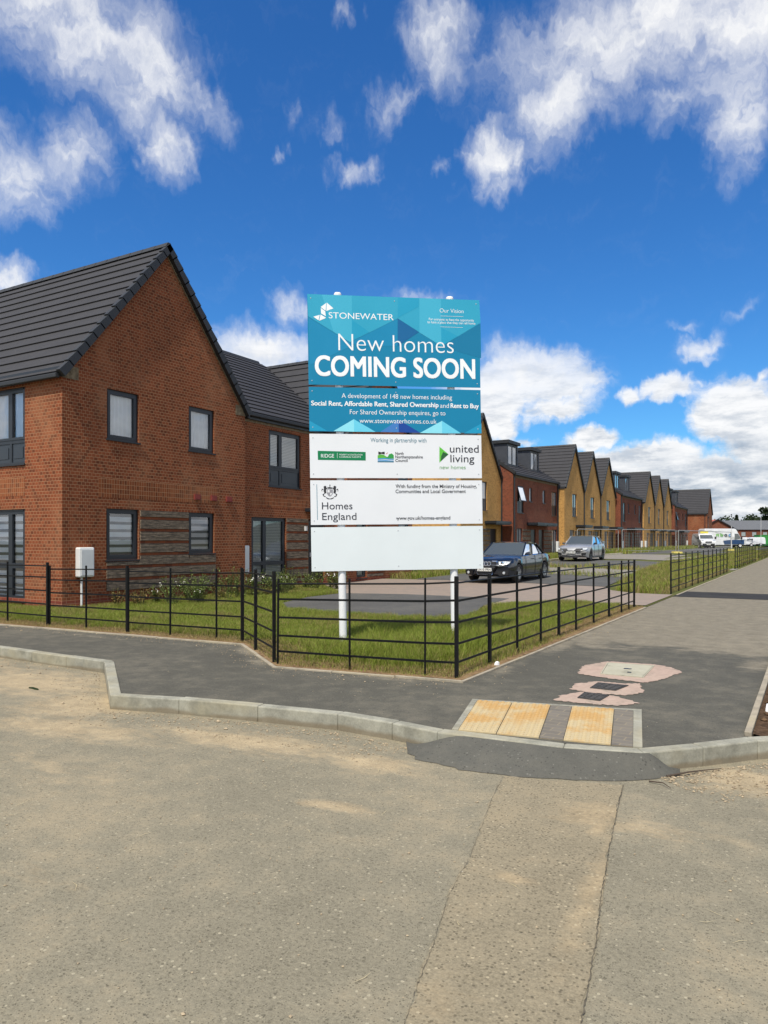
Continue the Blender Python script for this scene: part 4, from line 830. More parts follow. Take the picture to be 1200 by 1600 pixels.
railing([(-7.68, 8.79), (-6.92, 8.20), (-6.02, 7.50)], 'short black railing cut across the corner left of the sign board', 1.16, 1.19, heavy=(0, 1, 2), rails=R5)
railing([(-5.90, 7.42), (-4.87, 7.52), (-3.90, 7.63), (-3.52, 7.68)], 'black railing directly in front of the white sign posts', 1.10, 1.18, heavy=(3,), rails=R5)
railing([(-3.53, 7.70), (-3.55, 8.75), (-3.55, 9.76), (-3.56, 10.8), (-3.56, 11.72), (-3.57, 12.75), (-3.57, 13.95), (-3.58, 15.2), (-3.58, 16.3), (-3.58, 17.05), (-3.58, 17.6)], 'black railing along the footway from the sign corner to the paved entrance', 1.17, 1.14, heavy=(1, 4, 7, 10), rails=R5)
railing([(-3.58, 22.7+1.46*i) for i in range(12)], 'black railing beyond the paved entrance, beside the grass wedge', 1.2, 1.2, heavy=(0, 11), rails=R5)
railing([(-3.60, 43.2+1.45*i) for i in range(12)], 'black railing in front of the vans, past the second opening', 1.2, 1.2, heavy=(0, 11), rails=R5)
railing([(-3.62, 63.0+1.6*i) for i in range(22)], 'farthest black railing at the right edge', 1.2, 1.2, heavy=(0, 21), rails=R5)
# ------------------------------------------------------------------ the sign board
ARTMATS = {}
def art(c, rough=0.42):
    k = tuple(round(x, 3) for x in c)
    if k not in ARTMATS: ARTMATS[k] = plain('print_%d' % len(ARTMATS), c, rough, 0.4, var=0.02, scale=2)
    return ARTMATS[k]
def s2l(r, g, b): return tuple(((x/255)/12.92 if x <= 10 else ((x/255+0.055)/1.055)**2.4) for x in (r, g, b))
SW, SH = 2.607, 4.09
d0 = 10.85; so = FW*d0+RT*(-1.066); so.z = 1.128
a8 = math.radians(8.2); AH = RT*math.cos(a8)+FW*math.sin(a8); SN = -(FW*math.cos(a8)-RT*math.sin(a8)); roll = math.radians(0.62)
SA = AH*math.cos(roll)+V((0, 0, 1))*math.sin(roll); lean_ = math.radians(0.93); SB = V((0, 0, 1))*math.cos(lean_)-AH*math.sin(lean_)
def SP(a, b, n=0.0): return so+SA*a+SB*b+SN*n
def px2ab(px, py):
    xl = 480+7*(py-460)/433; xr = 748+8*(py-470)/420; s = (px-xl)/(xr-xl); yt = 459.7+10.2*s; yb = 893-5.6*s
    return s*SW, (yb-py)/(yb-yt)*SH
sg = thing('sign_board', 'tall white and teal development sign board on two white posts in the grass', 'sign', (so.x, so.y, 0))
for a in (0.455, 2.165):
    m_ = MB(); top = SP(a, SH+0.055, -0.075); bot = SP(a, 0, -0.075); dv = (bot-top).normalized(); bot = bot+dv*((bot.z+0.3)/abs(dv.z))
    m_.lathe(bot, -dv, [(0.0, 0), (0.057, 0), (0.057, (top-bot).length-0.02), (0.045, (top-bot).length), (0, (top-bot).length)], 24); obj('post', m_, 'white_paint', sg, smooth=False)
YL = [(459.7, 600.3), (603.8, 673.2), (677.0, 746.2), (750.5, 819.5), (823.8, 893)]
YR = [(469.9, 606.8), (610.2, 677.0), (680.6, 747.4), (750.2, 818), (821.2, 887.4)]
WHT = s2l(236, 239, 242)
TEAL = s2l(0, 126, 166)
pan_col = [TEAL, TEAL, (0.77, 0.79, 0.815), (0.77, 0.79, 0.815), (0.73, 0.785, 0.80)]
pb = []
labels = ['teal panel reading New homes COMING SOON', 'teal panel about 148 new homes', 'white panel with partner logos', 'white panel with the royal arms', 'blank white bottom panel']
PANELS = []
for i in range(5):
    bt = (px2ab(480, YL[i][0])[1]+px2ab(748, YR[i][0])[1])/2; bb = (px2ab(485, YL[i][1])[1]+px2ab(753, YR[i][1])[1])/2
    m_ = MB(); m_.hexa([SP(0, bb, -.004), SP(SW, bb, -.004), SP(SW, bb, 0), SP(0, bb, 0), SP(0, bt, -.004), SP(SW, bt, -.004), SP(SW, bt, 0), SP(0, bt, 0)])
    p = obj('panel', m_, art(pan_col[i], 0.38), sg, label=labels[i]); PANELS.append(p); pb.append((bb, bt))
    sc = MB()
    for a in (0.05, 1.30, SW-0.05):
        for b in (bb+0.06, bt-0.06): sc.lathe(SP(a, b, 0.0), SN, [(0.009, 0.0), (0.008, 0.004), (0, 0.005)], 8)
    obj('screw_head', sc, art((0.45, 0.47, 0.5)), p)
    rl = MB()
    for b in (bb+0.12, bt-0.12): rl.hexa([SP(0.06, b-.02, -.022), SP(SW-.06, b-.02, -.022), SP(SW-.06, b-.02, -.005), SP(.06, b-.02, -.005), SP(.06, b+.02, -.022), SP(SW-.06, b+.02, -.022), SP(SW-.06, b+.02, -.005), SP(.06, b+.02, -.005)])
    obj('back_rail', rl, 'lamp_white', p)
def shape(p, c, polys, n=0.0012, name='artwork'):
    for pl in polys:
        m_ = MB(); m_.poly([SP(*px2ab(x, y), n) for x, y in pl]); obj(name, m_, art(c), p)
CAP = None
def text_mesh(s, bold):
    cu = bpy.data.curves.new('lettering_curve', 'FONT'); cu.body = s; cu.size = 1; cu.offset = bold; cu.resolution_u = 5; cu.fill_mode = 'FRONT'
    o = bpy.data.objects.new('lettering_curve', cu); COL.objects.link(o); dg = bpy.context.evaluated_depsgraph_get(); me = bpy.data.meshes.new_from_object(o.evaluated_get(dg))
    v = [(q.co.x, q.co.y) for q in me.vertices]; f = [tuple(p.vertices) for p in me.polygons]; COL.objects.unlink(o); bpy.data.objects.remove(o); bpy.data.curves.remove(cu); bpy.data.meshes.remove(me); return v, f
vH, _ = text_mesh('H', 0.0); CAPH = max(y for x, y in vH)
def text(p, s, x0, x1, yb, cap, c, bold=0.0, n=0.0030, name='lettering', target=None):
    v, f = text_mesh(s, bold if bold <= 0.012 else 0.0); v3 = [(x, y, 0.0) for x, y in v]
    if bold > 0.012:                               # heavier strokes: a few copies side by side
        w_b = bold*0.9; v3 = []; f0 = f; f = []
        for k, (dx, dy) in enumerate(((-1, -.7), (1, -.7), (-1, .7), (1, .7), (0, 0), (-1, 0), (1, 0))):
            f += [tuple(i+len(v3) for i in q) for q in f0]; v3 += [(x+dx*w_b, y+dy*w_b, k*0.00012) for x, y in v]
    v = v3; xm = min(q[0] for q in v); xM = max(q[0] for q in v)
    a0, b0 = px2ab(x0, yb); a1, _ = px2ab(x1, yb+0.035*(x1-x0)); k = cap*SH/430/CAPH
    m_ = MB(); m_.v = [tuple(SP(a0+(x-xm)/(xM-xm)*(a1-a0), b0+y*k, n+e)) for x, y, e in v]; m_.f = f
    return obj(name, m_, art(c, 0.5), p)
Wt = (0.86, 0.88, 0.89)
P1, P2, P3, P4, P5 = PANELS
LT = s2l(44, 160, 192)
shape(P1, LT, [[(480, 459.8), (748.2, 470), (750.4, 505), (688, 541.5), (619, 498), (545, 535), (481.5, 494.5)]])
shape(P1, s2l(62, 172, 202), [[(502, 460.8), (548, 462.4), (548, 533.4), (545.3, 535), (520, 519)], [(653, 466.5), (687, 467.7), (688, 541.3), (653, 520)]], 0.0018)
shape(P1, s2l(26, 154, 190), [[(548, 500), (575, 519.5), (548, 533.2)], [(687, 512), (714, 526), (688, 541.2)], [(619, 465.2), (652, 466.4), (651.8, 480), (619, 497)]], 0.0022)
shape(P1, s2l(0, 96, 150), [[(619, 498.3), (652, 519.4), (619, 541)]], 0.0018); shape(P1, s2l(6, 132, 176), [[(545, 535.4), (618.6, 498.6), (618.8, 541), (560, 541)], [(482, 497), (545, 536), (548, 541), (484, 571)]], 0.0012)
shape(P1, s2l(0, 117, 158), [[(688, 542.5), (750.4, 506), (751.5, 560)]], 0.0012)
# faceted S logo
shape(P1, Wt, [[(500.3, 480.2), (508.7, 474.0), (508.0, 486.2)], [(509.6, 473.2), (519.8, 482.3), (509.0, 486.5)], [(500.6, 481.6), (507.3, 486.8), (508.2, 494.6), (501.0, 490.2)], [(489.4, 495.3), (499.0, 492.4), (497.2, 501.0)], [(500.2, 491.8), (508.3, 496.8), (507.4, 497.8), (498.2, 501.6)]], 0.003, 'logo')
text(P1, 'STONEWATER', 512.7, 612.6, 497.6, 9.3, Wt, 0.0); text(P1, 'New homes', 527.5, 707.5, 547.8, 26.5, Wt, -0.012); text(P1, 'COMING SOON', 491.8, 742.3, 586.5, 30.0, Wt, 0.031)
text(P1, 'Our Vision', 685, 723, 488.8, 6.3, Wt, -0.008); text(P1, 'For everyone to have the opportunity', 668, 740, 500.8, 3.8, Wt, 0); text(P1, 'to have a place that they can call home', 665.5, 742, 505.4, 3.8, Wt, 0)
shape(P1, Wt, [[(686, 494.1), (722.5, 495.2), (722.5, 495.6), (686, 494.5)], [(686, 511.0), (722, 512.2), (722, 512.6), (686, 511.4)]], 0.003, 'rule')
shape(P2, s2l(140, 222, 238), [[(520, 673.6), (551.2, 655), (551.5, 674.6)], [(654, 676.5), (689, 657.5), (689.3, 676.9)]], 0.0015); shape(P2, s2l(104, 204, 230), [[(551.2, 655), (585, 674.9), (551.5, 674.6)], [(689, 657.5), (719.5, 677.0), (689.3, 676.9)]], 0.0015)
shape(P2, s2l(62, 122, 190), [[(592, 675), (620.5, 656), (620.8, 675.4)]], 0.0015); shape(P2, s2l(12, 66, 150), [[(620.5, 656), (655, 676.2), (620.8, 675.4)]], 0.0015); shape(P2, s2l(22, 150, 190), [[(483.6, 657.5), (511, 673.5), (483.8, 673)], [(724, 677), (752.2, 661.5), (752.5, 677)]], 0.0015)
text(P2, 'A development of 148 new homes including', 532.5, 705, 621.8, 7.2, Wt, -0.004); text(P2, 'Social Rent, Affordable Rent, Shared Ownership', 486.2, 683.6, 633.6, 7.2, Wt, 0.026); text(P2, 'and', 686, 700, 637.2, 7.2, Wt, -0.004); text(P2, 'Rent to Buy', 702.6, 748, 637.4, 7.2, Wt, 0.026)
text(P2, 'For Shared Ownership enquires, go to', 545, 694.5, 647.2, 7.2, Wt, -0.004); text(P2, 'www.stonewaterhomes.co.uk', 560, 680.5, 660.8, 7.2, Wt, -0.004)
DK = s2l(45, 48, 58); TQ = s2l(62, 120, 140); GR = s2l(0, 122, 74)
text(P3, 'Working in partnership with', 577, 664.4, 690.6, 6.6, TQ, -0.002); shape(P3, GR, [[(496, 704.4), (569.4, 706.2), (569.6, 719.5), (496.4, 718.6)]], 0.0015, 'logo')
text(P3, 'RIDGE', 501, 521, 715.0, 5.6, Wt, 0.0, 0.003); shape(P3, Wt, [[(525.6, 707.6), (526, 707.6), (526.1, 716), (525.7, 716)]], 0.003, 'rule'); text(P3, 'PROPERTY & CONSTRUCTION', 529, 564.5, 711.6, 2.3, Wt, 0.0, 0.003); text(P3, 'CONSULTANTS', 529, 562, 715.2, 2.3, Wt, 0.0, 0.003)
shape(P3, s2l(90, 175, 60), [[(588, 716), (588, 711.5), (592, 709.8), (597, 710.4), (602, 713.5), (606, 715.5), (606, 716.5)]], 0.0015, 'logo'); shape(P3, s2l(50, 150, 70), [[(600, 716), (604, 713.2), (606, 709.5), (610, 708.3), (613, 711), (613.2, 716.5)]], 0.0018, 'logo')
shape(P3, s2l(70, 150, 205), [[(588, 716.2), (598, 715.6), (613.2, 717.2), (613.2, 718.6), (600, 717.4), (588, 718.2)], [(588, 719.2), (600, 718.6), (613.2, 719.8), (613.2, 720.6), (588, 720.4)]], 0.002, 'logo'); shape(P3, s2l(40, 110, 130), [[(588, 720.8), (613.2, 721), (613.2, 722.2), (588, 722)]], 0.002, 'logo')
shape(P3, (0.02, 0.02, 0.02), [[(589, 705.4), (593, 706.4), (593.6, 707), (594.2, 706.4), (598.8, 705.6), (599, 709.8), (594.2, 709), (593.6, 708.6), (593, 709.2), (589.2, 710.2)]], 0.0022, 'logo'); shape(P3, s2l(200, 60, 60), [[(601, 709), (603.6, 706.8), (604, 707.2), (601.6, 709.6)]], 0.0022, 'logo')
for s, x1, y in (('North', 628.5, 710.4), ('Northamptonshire', 658.6, 715.8), ('Council', 634.8, 721.4)): text(P3, s, 615.6, x1, y, 4.4, DK, 0.012)
shape(P3, s2l(96, 190, 62), [[(685, 697.6), (699.4, 709.4), (685, 722.6)]], 0.0015, 'logo'); shape(P3, s2l(36, 92, 48), [[(691, 706), (699.4, 709.6), (687, 720.6), (688, 712)]], 0.002, 'logo')
text(P3, 'united', 701.7, 748, 706.6, 11.8, DK, 0.002); text(P3, 'living', 702.6, 741, 721.8, 11.8, DK, 0.002); text(P3, 'new homes', 685.6, 727, 732.6, 6.0, s2l(100, 160, 90), -0.006)
shape(P4, s2l(80, 130, 150), [[(494.2, 757), (495.0, 757), (496.2, 812.4), (495.4, 812.4)]], 0.002, 'rule')
# royal arms: shield, crown and two supporters
cx, cy = 514.6, 769.0
shape(P4, (0.30, 0.30, 0.33), [[(cx-4.6, cy-4.6), (cx+4.6, cy-4.2), (cx+4.4, cy+2.5), (cx+2.2, cy+5.6), (cx, cy+6.8), (cx-2.4, cy+5.4), (cx-4.5, cy+2.2)]], 0.0015, 'crest'); shape(P4, (0.78, 0.79, 0.8), [[(cx-3.6, cy-3.6), (cx-0.4, cy-3.5), (cx-0.4, cy+0.4), (cx-3.5, cy+0.4)], [(cx+0.4, cy+1.2), (cx+3.4, cy+1.2), (cx+2.2, cy+4.4), (cx+0.4, cy+5.4)]], 0.002, 'crest')
blk = (0.03, 0.03, 0.035)
shape(P4, blk, [[(cx-3.4, cy-5.6), (cx-3.8, cy-8.6), (cx-1.6, cy-7.2), (cx, cy-9.4), (cx+1.6, cy-7.0), (cx+3.8, cy-8.2), (cx+3.4, cy-5.4)], [(cx-.35, cy-12), (cx+.35, cy-12), (cx+.35, cy-9.3), (cx-.35, cy-9.3)], [(cx-1.1, cy-11.2), (cx+1.1, cy-11.1), (cx+1.1, cy-10.6), (cx-1.1, cy-10.7)]], 0.002, 'crest')
for s in (-1, 1):
    q = lambda pts: [(cx+s*x, cy+y) for x, y in pts]
    shape(P4, blk, [q([(5.6, -9.2), (7.6, -10.2), (9.6, -8.6), (9.2, -6.0), (9.4, -1.5), (8.2, 2.6), (5.4, 1.0), (6.0, -3.0), (5.0, -6.0)]), q([(9.4, 2.0), (11.4, 3.6), (9.6, 6.6), (6.6, 7.6), (6.4, 6.6), (9.0, 5.4), (9.6, 4.0), (8.0, 2.6)]), q([(10.0, -4.5), (12.2, -5.6), (12.8, -2.4), (11.8, -0.6), (12.0, -3.8), (10.0, -3.4)]), q([(5.2, -4.6), (3.6, -6.2), (4.2, -6.8), (6.2, -5.4)]), q([(0.4, 9.8), (3.2, 9.2), (5.8, 7.6), (6.0, 8.8), (3.6, 10.6), (0.4, 11.2)])], 0.0022, 'crest')
text(P4, 'Homes', 502.6, 549.2, 795.8, 10.8, DK, 0.0); text(P4, 'England', 503, 555.4, 812.4, 10.8, DK, 0.0)
text(P4, 'With funding from the Ministry of Housing,', 616, 745, 762.2, 5.4, DK, 0.010); text(P4, 'Communities and Local Government', 616, 727.4, 770.1, 5.4, DK, 0.010); text(P4, 'www.gov.uk/homes-england', 616.8, 702.6, 811.8, 5.4, DK, 0.010)
# ------------------------------------------------------------------ covers in the footway
def cover_thing(pts, surround, m, label, slots, z=0.006, tiles=0):
    cx_ = sum(p[0] for p in pts)/4; cy_ = sum(p[1] for p in pts)/4; c = thing('inspection_cover', label, 'manhole cover', (cx_, cy_, 0))
    bm = MB(); pl = ragged(surround, 0.028, 0.020, 9+int(cx_*10)); bm.poly([(x, y, 0.006) for x, y in pl]); obj('surround', bm, 'mortar_pink', c)
    fr = MB(); q = [V((*p, 0)) for p in pts]; ce = V((cx_, cy_, 0)); inn = [p.lerp(ce, 0.05) for p in q]
    for i in range(4):
        a, b = q[i], q[(i+1) % 4]; c2, d2 = inn[(i+1) % 4], inn[i]; fr.hexa([(*a[:2], 0), (*b[:2], 0), (*c2[:2], 0), (*d2[:2], 0), (*a[:2], .014), (*b[:2], .014), (*c2[:2], .014), (*d2[:2], .014)])
    obj('frame', fr, 'cast_iron' if m == 'cast_iron' else 'cover', c)
    lid = MB(); i2 = [p.lerp(ce, 0.07) for p in q]; lid.hexa([(*p[:2], 0) for p in i2]+[(*p[:2], .013) for p in i2])
    if tiles:
        for i in range(tiles):
            for j in range(tiles):
                u0, u1, v0, v1 = (i+.12)/tiles, (i+.88)/tiles, (j+.12)/tiles, (j+.88)/tiles; g = lambda u, v: i2[0].lerp(i2[1], u).lerp(i2[3].lerp(i2[2], u), v)
                pp = [g(u0, v0), g(u1, v0), g(u1, v1), g(u0, v1)]; lid.hexa([(*p[:2], .013) for p in pp]+[(*p[:2], .018) for p in pp])
    lo = obj('lid', lid, m, c)
    g = lambda u, v: i2[0].lerp(i2[1], u).lerp(i2[3].lerp(i2[2], u), v)
    if slots:
        sl = MB()
        for u, v, du, dv in slots:
            sl = MB(); sl.poly([(*g(u+a*du, v+b*dv)[:2], 0.0175) for a, b in ((-1, -1), (1, -1), (1, 1), (-1, 1))]); obj('lifting_slot', sl, 'black_door', lo)
cover_thing([(-2.18, 8.82), (-1.69, 8.83), (-1.73, 9.74), (-2.30, 9.66)], [(-2.42, 8.72), (-2.1, 8.62), (-1.62, 8.55), (-1.50, 8.80), (-1.36, 9.45), (-1.55, 9.75), (-1.75, 9.86), (-2.33, 9.80), (-2.52, 9.3)], 'cover', 'large pale concrete inspection cover set in pink mortar', [(0.52, 0.55, 0.09, 0.03), (0.62, 0.25, 0.05, 0.03)])
cover_thing([(-2.07, 7.93), (-1.80, 7.92), (-1.74, 8.27), (-2.07, 8.27)], [(-2.24, 7.78), (-2.0, 7.70), (-1.66, 7.76), (-1.52, 8.02), (-1.62, 8.3), (-1.66, 8.48), (-1.80, 8.38), (-2.10, 8.36), (-2.28, 8.1)], 'cast_iron', 'small dark iron cover in pink mortar between the pale cover and the other iron cover', None, tiles=4)
cover_thing([(-2.05, 7.37), (-1.82, 7.34), (-1.80, 7.65), (-2.06, 7.68)], [(-2.22, 7.16), (-1.9, 7.17), (-1.62, 7.24), (-1.46, 7.46), (-1.74, 7.66), (-1.84, 7.70), (-2.10, 7.72), (-2.24, 7.4)], 'cast_iron', 'small dark iron cover in pink mortar nearest the tactile paving', None, tiles=4)
# ------------------------------------------------------------------ cars
def paint(name, c, metal=0.35, rough=0.25):
    m, t, p, o = mat(name); pos = nd(t, 'ShaderNodeTexCoord').outputs['Object']; n = noise(t, pos, 1.5, 4); n2 = noise(t, pos, 300, 2)
    t.links.new(nd(t, 'ShaderNodeVectorMath', {0: tuple(c), 'Scale': ramp(t, mth(t, 'ADD', mth(t, 'MULTIPLY', n, .6), mth(t, 'MULTIPLY', n2, .4)), .3, .7, .85, 1.15)}, operation='SCALE').outputs[0], p.inputs['Base Color'])
    p.inputs['Metallic'].default_value = metal; p.inputs['Roughness'].default_value = rough; p.inputs['Coat Weight'].default_value = 1.0; p.inputs['Coat Roughness'].default_value = 0.06; return m
M['blue_paint'] = paint('dark_blue_paint', (0.009, 0.013, 0.022)); M['silver_paint'] = paint('silver_paint', (0.40, 0.40, 0.40), 0.35, 0.34); M['van_white'] = paint('van_white', (0.74, 0.75, 0.76), 0.0, 0.35)
M['tyre'] = plain('tyre_rubber', (0.014, 0.014, 0.014), 0.85); M['alloy'] = plain('alloy', (0.52, 0.53, 0.55), 0.3, 0.5, 0.8); M['dark_alloy'] = plain('dark_alloy', (0.10, 0.10, 0.11), 0.35, 0.5, 0.7); M['chrome'] = plain('chrome', (0.7, 0.71, 0.73), 0.15, 0.5, 1.0, var=0.03); M['black_trim'] = plain('black_trim', (0.010, 0.010, 0.011), 0.45); M['lens'] = plain('headlight_lens', (0.55, 0.58, 0.60), 0.12, 0.7, 0.2, coat=1.0, var=0.25, scale=14); M['plate'] = plain('plate_white', (0.78, 0.78, 0.74), 0.4, var=0.03)
def car(name, label, loc, rotz, pm, alloy, plate, L=4.70, Wd=1.83, Hh=1.43, sporty=False, rings=False, roof_back=-1.05, tail=1.03):
    hw = Wd/2; fx, rx = L/2-0.90, -L/2+1.02; wr = 0.325
    T = Matrix.Translation(V(loc)) @ Matrix.Rotation(rotz, 4, 'Z'); tf = lambda p: T @ V(p)
    c = thing(name, label, 'car', loc)
    def put(mb): mb.v = [tuple(tf(p)) for p in mb.v]; return mb
    def halfw(x):
        s = x/(L/2); e = 1-0.13*max(0, (s-0.62)/0.38)**2.2-0.12*max(0, (-s-0.68)/0.32)**2; return hw*e
    def ztop(x):
        return float(np.interp(x, [-L/2, -L/2+.06, -L/2+.5, rx, -0.3, 0.9, 1.2, L/2-.55, L/2-.16, L/2-.03, L/2], [0.82, tail-.06, tail, tail-.03, 0.98, 0.97, 0.955, 0.89, 0.80, 0.71, 0.60]))
    def zsh(x): return float(np.interp(x, [-L/2, -L/2+.1, -1.5, 0.9, L/2-.5, L/2-.1, L/2], [0.80, tail-.12, tail-.07, 0.90, 0.83, 0.72, 0.56]))
    xs = sorted(set(list(np.linspace(-L/2, L/2, 40))+[ax+k*0.385 for ax in (fx, rx) for k in np.linspace(-1, 1, 17)])); b = MB(); rows = []
    for x in xs:
        w = halfw(x); zb = 0.20 if abs(x) < L/2-.3 else 0.20+0.10*(abs(x)-(L/2-.3))/.3; ar = zb
        for ax in (fx, rx):
            q = 0.375**2-(x-ax)**2
            if q > 0: ar = max(ar, 0.31+math.sqrt(q)) if True else ar
        zs = zsh(x); z_ = ztop(x); z2 = max(zb+.16, ar+.04); z3 = max(0.52, z2+.02); zs = max(zs, z3+.03); z_ = max(z_, zs+.01)
        half = [(0, zb), (w*.70, zb), (w*.72, ar), (w*.965, ar), (w*.985, z2), (w, z3), (w*.985, (z3+zs)/2+.02), (w*.94, zs), (w*.80, zs+(z_-zs)*.6), (w*.45, z_-.004), (0, z_+.008)]
        bx = lambda y: x-.24*(abs(y)/hw)**2.2*sm(L/2-1.0, L/2, x)+.16*(abs(y)/hw)**2.2*sm(-L/2+.8, -L/2, x)
        rows.append([(bx(y), y, z) for y, z in half]+[(bx(y), -y, z) for y, z in half[-2:0:-1]]+[(x, 0, zb)])
    b.grid(rows); b.poly(rows[0][:-1]); b.poly(rows[-1][:-1][::-1]); body = obj('body', put(b), pm, c, smooth=True)
    sm_ = body.modifiers.new('edges', 'EDGE_SPLIT'); sm_.split_angle = math.radians(46)
    # greenhouse of dark glass, with roof and pillars over it
    gx = [0.98, 0.15, roof_back, -1.78 if not sporty else -2.0]; zb_ = [0.955, Hh-.05, Hh-.07, tail-.02]; wb = hw*.885; wt = hw*.70
    g = MB(); col_ = np.linspace(-1, 1, 7); bot_f = [(gx[0]-0.16*y*y, y*wb*.97, zb_[0]-.06) for y in col_]; top_f = [(gx[1]-.06*y*y, y*wt, zb_[1]-.02*y*y) for y in col_]; top_r = [(gx[2]+.05*y*y, y*wt*.98, zb_[2]-.02*y*y) for y in col_]; bot_r = [(gx[3]+.18*y*y, y*wb*.92, zb_[3]-.05) for y in col_]
    g.grid([bot_f, top_f, top_r, bot_r])
    for s in (0, -1):
        sg_ = V((0, 0.0, 0)); g.poly([bot_f[s], top_f[s], top_r[s], bot_r[s]])
    obj('glazing', put(g), 'car_glass', c)
    rf = MB(); mid = [((gx[1]+gx[2])/2, y*wt*1.01, Hh-.02*y*y) for y in col_]; up = lambda P, dz=0.012: [(x, y*1.012, z+dz) for x, y, z in P]; rf.grid([up(top_f), up(mid, .0), up(top_r)]); obj('roof', put(rf), pm, c, smooth=True)
    for s in (0, -1):
        pl = MB()
        sy = -1 if s == 0 else 1; o_ = V((0, sy*.012, .006))
        pl.bar(V(bot_f[s])+o_, V(top_f[s])+o_, .045, .035); pl.bar(V(top_f[s])+o_, V(top_r[s])+o_, .05, .05); pl.bar(V(top_r[s])+o_, V(bot_r[s])+o_, .10, .04)
        A_, B_ = V(top_r[s]), V(bot_r[s]); C_ = V(bot_f[s]).lerp(V(bot_r[s]), .80); pl.poly([A_+o_*1.4, B_+o_*1.4, C_+o_*1.4, A_.lerp(V(top_f[s]), .06)+o_*1.4])
        obj('pillar', put(pl), pm, c)
    for s in (0, -1):
        bp = MB()
        sy = -1 if s == 0 else 1; o_ = V((0, sy*.010, 0)); m0 = V(bot_f[s]).lerp(V(bot_r[s]), .42)+o_; m1 = V(top_f[s]).lerp(V(top_r[s]), .52)+o_; bp.bar(m0, m1, .06, .09, up=V((1, 0, 0)))
        obj('centre_pillar', put(bp), 'black_trim', c)
    # front: grille, lights, intakes, plate
    def FXX(y, z):
        x = float(np.interp(z, [0, .58, .68, .78, .88], [L/2, L/2, L/2-.03, L/2-.15, L/2-.55]))
        return x-.24*(abs(y)/hw)**2.2*sm(L/2-1.0, L/2, x)+0.016
    def fpoly(pts, m, nm, dx=0.0, parent=c):
        q = MB(); q.poly([(FXX(y, z)+dx, y, z) for y, z in pts]); q.poly([(FXX(y, z)+dx-.03, y, z) for y, z in pts][::-1])
        n_ = len(pts)
        for i in range(n_): q.quad(q.v[i], q.v[(i+1) % n_], q.v[n_+(n_-1-(i+1) % n_)], q.v[n_+(n_-1-i)])
        return obj(nm, put(q), m, parent)
    if rings:
        fpoly([(-.42, .76), (.42, .76), (.38, .50), (.27, .28), (-.27, .28), (-.38, .50)], 'chrome', 'grille_surround', .024); gr = fpoly([(-.385, .735), (.385, .735), (.345, .50), (.25, .30), (-.25, .30), (-.345, .50)], 'black_trim', 'grille', .034)
        for i in range(4):
            q = MB(); ce = V((FXX(0, .66)+.055, -.165+.11*i, .66)); ring = [ce+V((-.02*math.sin(k*.5236), math.cos(k*.5236)*.068, math.sin(k*.5236)*.068)) for k in range(13)]; q.tube(ring, .010, 6, False); obj('badge_ring', put(q), 'chrome', gr)
    else:
        fpoly([(-.60, .74), (.60, .74), (.52, .58), (.42, .54), (-.42, .54), (-.52, .58)], 'chrome', 'grille_surround', .026); fpoly([(-.57, .715), (.57, .715), (.48, .595), (.39, .57), (-.39, .57), (-.48, .595)], 'black_trim', 'grille', .036); fpoly([(-.55, .34), (.55, .34), (.45, .20), (-.45, .20)], 'black_trim', 'lower_intake', .02)
    for s in (-1, 1):
        if rings: pts = [(s*.45, .735), (s*.66, .745), (s*.84, .735), (s*.80, .66), (s*.62, .62), (s*.50, .635)]
        else: pts = [(s*.58, .725), (s*.84, .755), (s*.87, .70), (s*.80, .645), (s*.60, .635)]
        hl = fpoly(pts if s > 0 else pts[::-1], 'lens', 'headlight', .014); q = MB(); cc_ = V((FXX(.6, .68)+.02, s*.60, .685)); q.lathe(cc_, (1, 0, 0), [(.055, -.01), (.05, .006), (.0, .012)], 12); obj('lamp_lens', put(q), 'chrome', hl)
        pts = [(s*.45, .42), (s*.80, .44), (s*.78, .27), (s*.50, .25)] if rings else [(s*.56, .46), (s*.82, .49), (s*.78, .36), (s*.58, .32)]
        fpoly(pts if s > 0 else pts[::-1], 'black_trim', 'air_intake', .016)
        if rings: q = MB(); q.lathe((FXX(.66, .35)+.02, s*.66, .35), (1, 0, 0), [(.05, -.01), (.045, .01), (0, .014)], 12); obj('fog_light', put(q), 'lens', c)
        # mirror, wheel arches, wheels
        mr = MB(); x0 = gx[0]-.42; mr.hexa([(x0-.06, s*(wb-.02), .93), (x0+.10, s*(wb-.02), .93), (x0+.12, s*(wb+.20), .95), (x0-.03, s*(wb+.20), .95), (x0-.06, s*(wb+.03), 1.02), (x0+.07, s*(wb+.03), 1.03), (x0+.08, s*(wb+.19), 1.07), (x0-.03, s*(wb+.19), 1.07)]); obj('wing_mirror', put(mr), pm if not sporty else 'black_trim', c, bevel=.03)
        for ax in (fx, rx):
            w = MB(); yo = s*(hw-.01); ax_ = V((0, s, 0)); w.lathe((ax, yo-s*.20, wr), ax_, [(.215, .19), (.235, .205), (.30, .20), (wr-.01, .17), (wr, .12), (wr, .05), (wr-.02, .0), (.2, -.01)], 28); wo = obj('wheel', put(w), 'tyre', c, smooth=True)
            r = MB(); r.lathe((ax, yo-s*.20, wr), ax_, [(.235, .202), (.22, .18), (.205, .10), (.0, .09)], 24)
            for k in range(5):
                for dk in (-.16, .16):
                    an = k*1.2566+dk+.3; a0_ = V((ax+math.cos(an*1.0)*.05, yo-s*.035, wr+math.sin(an)*.05)); a1_ = V((ax+math.cos(an)*.222, yo-s*.012, wr+math.sin(an)*.222)); r.bar(a0_, a1_, .035, .03, up=V((0, 1, 0)))
            r.lathe((ax, yo-s*.05, wr), ax_, [(.06, .0), (.055, .03), (0, .034)], 14); obj('rim', put(r), alloy, wo)
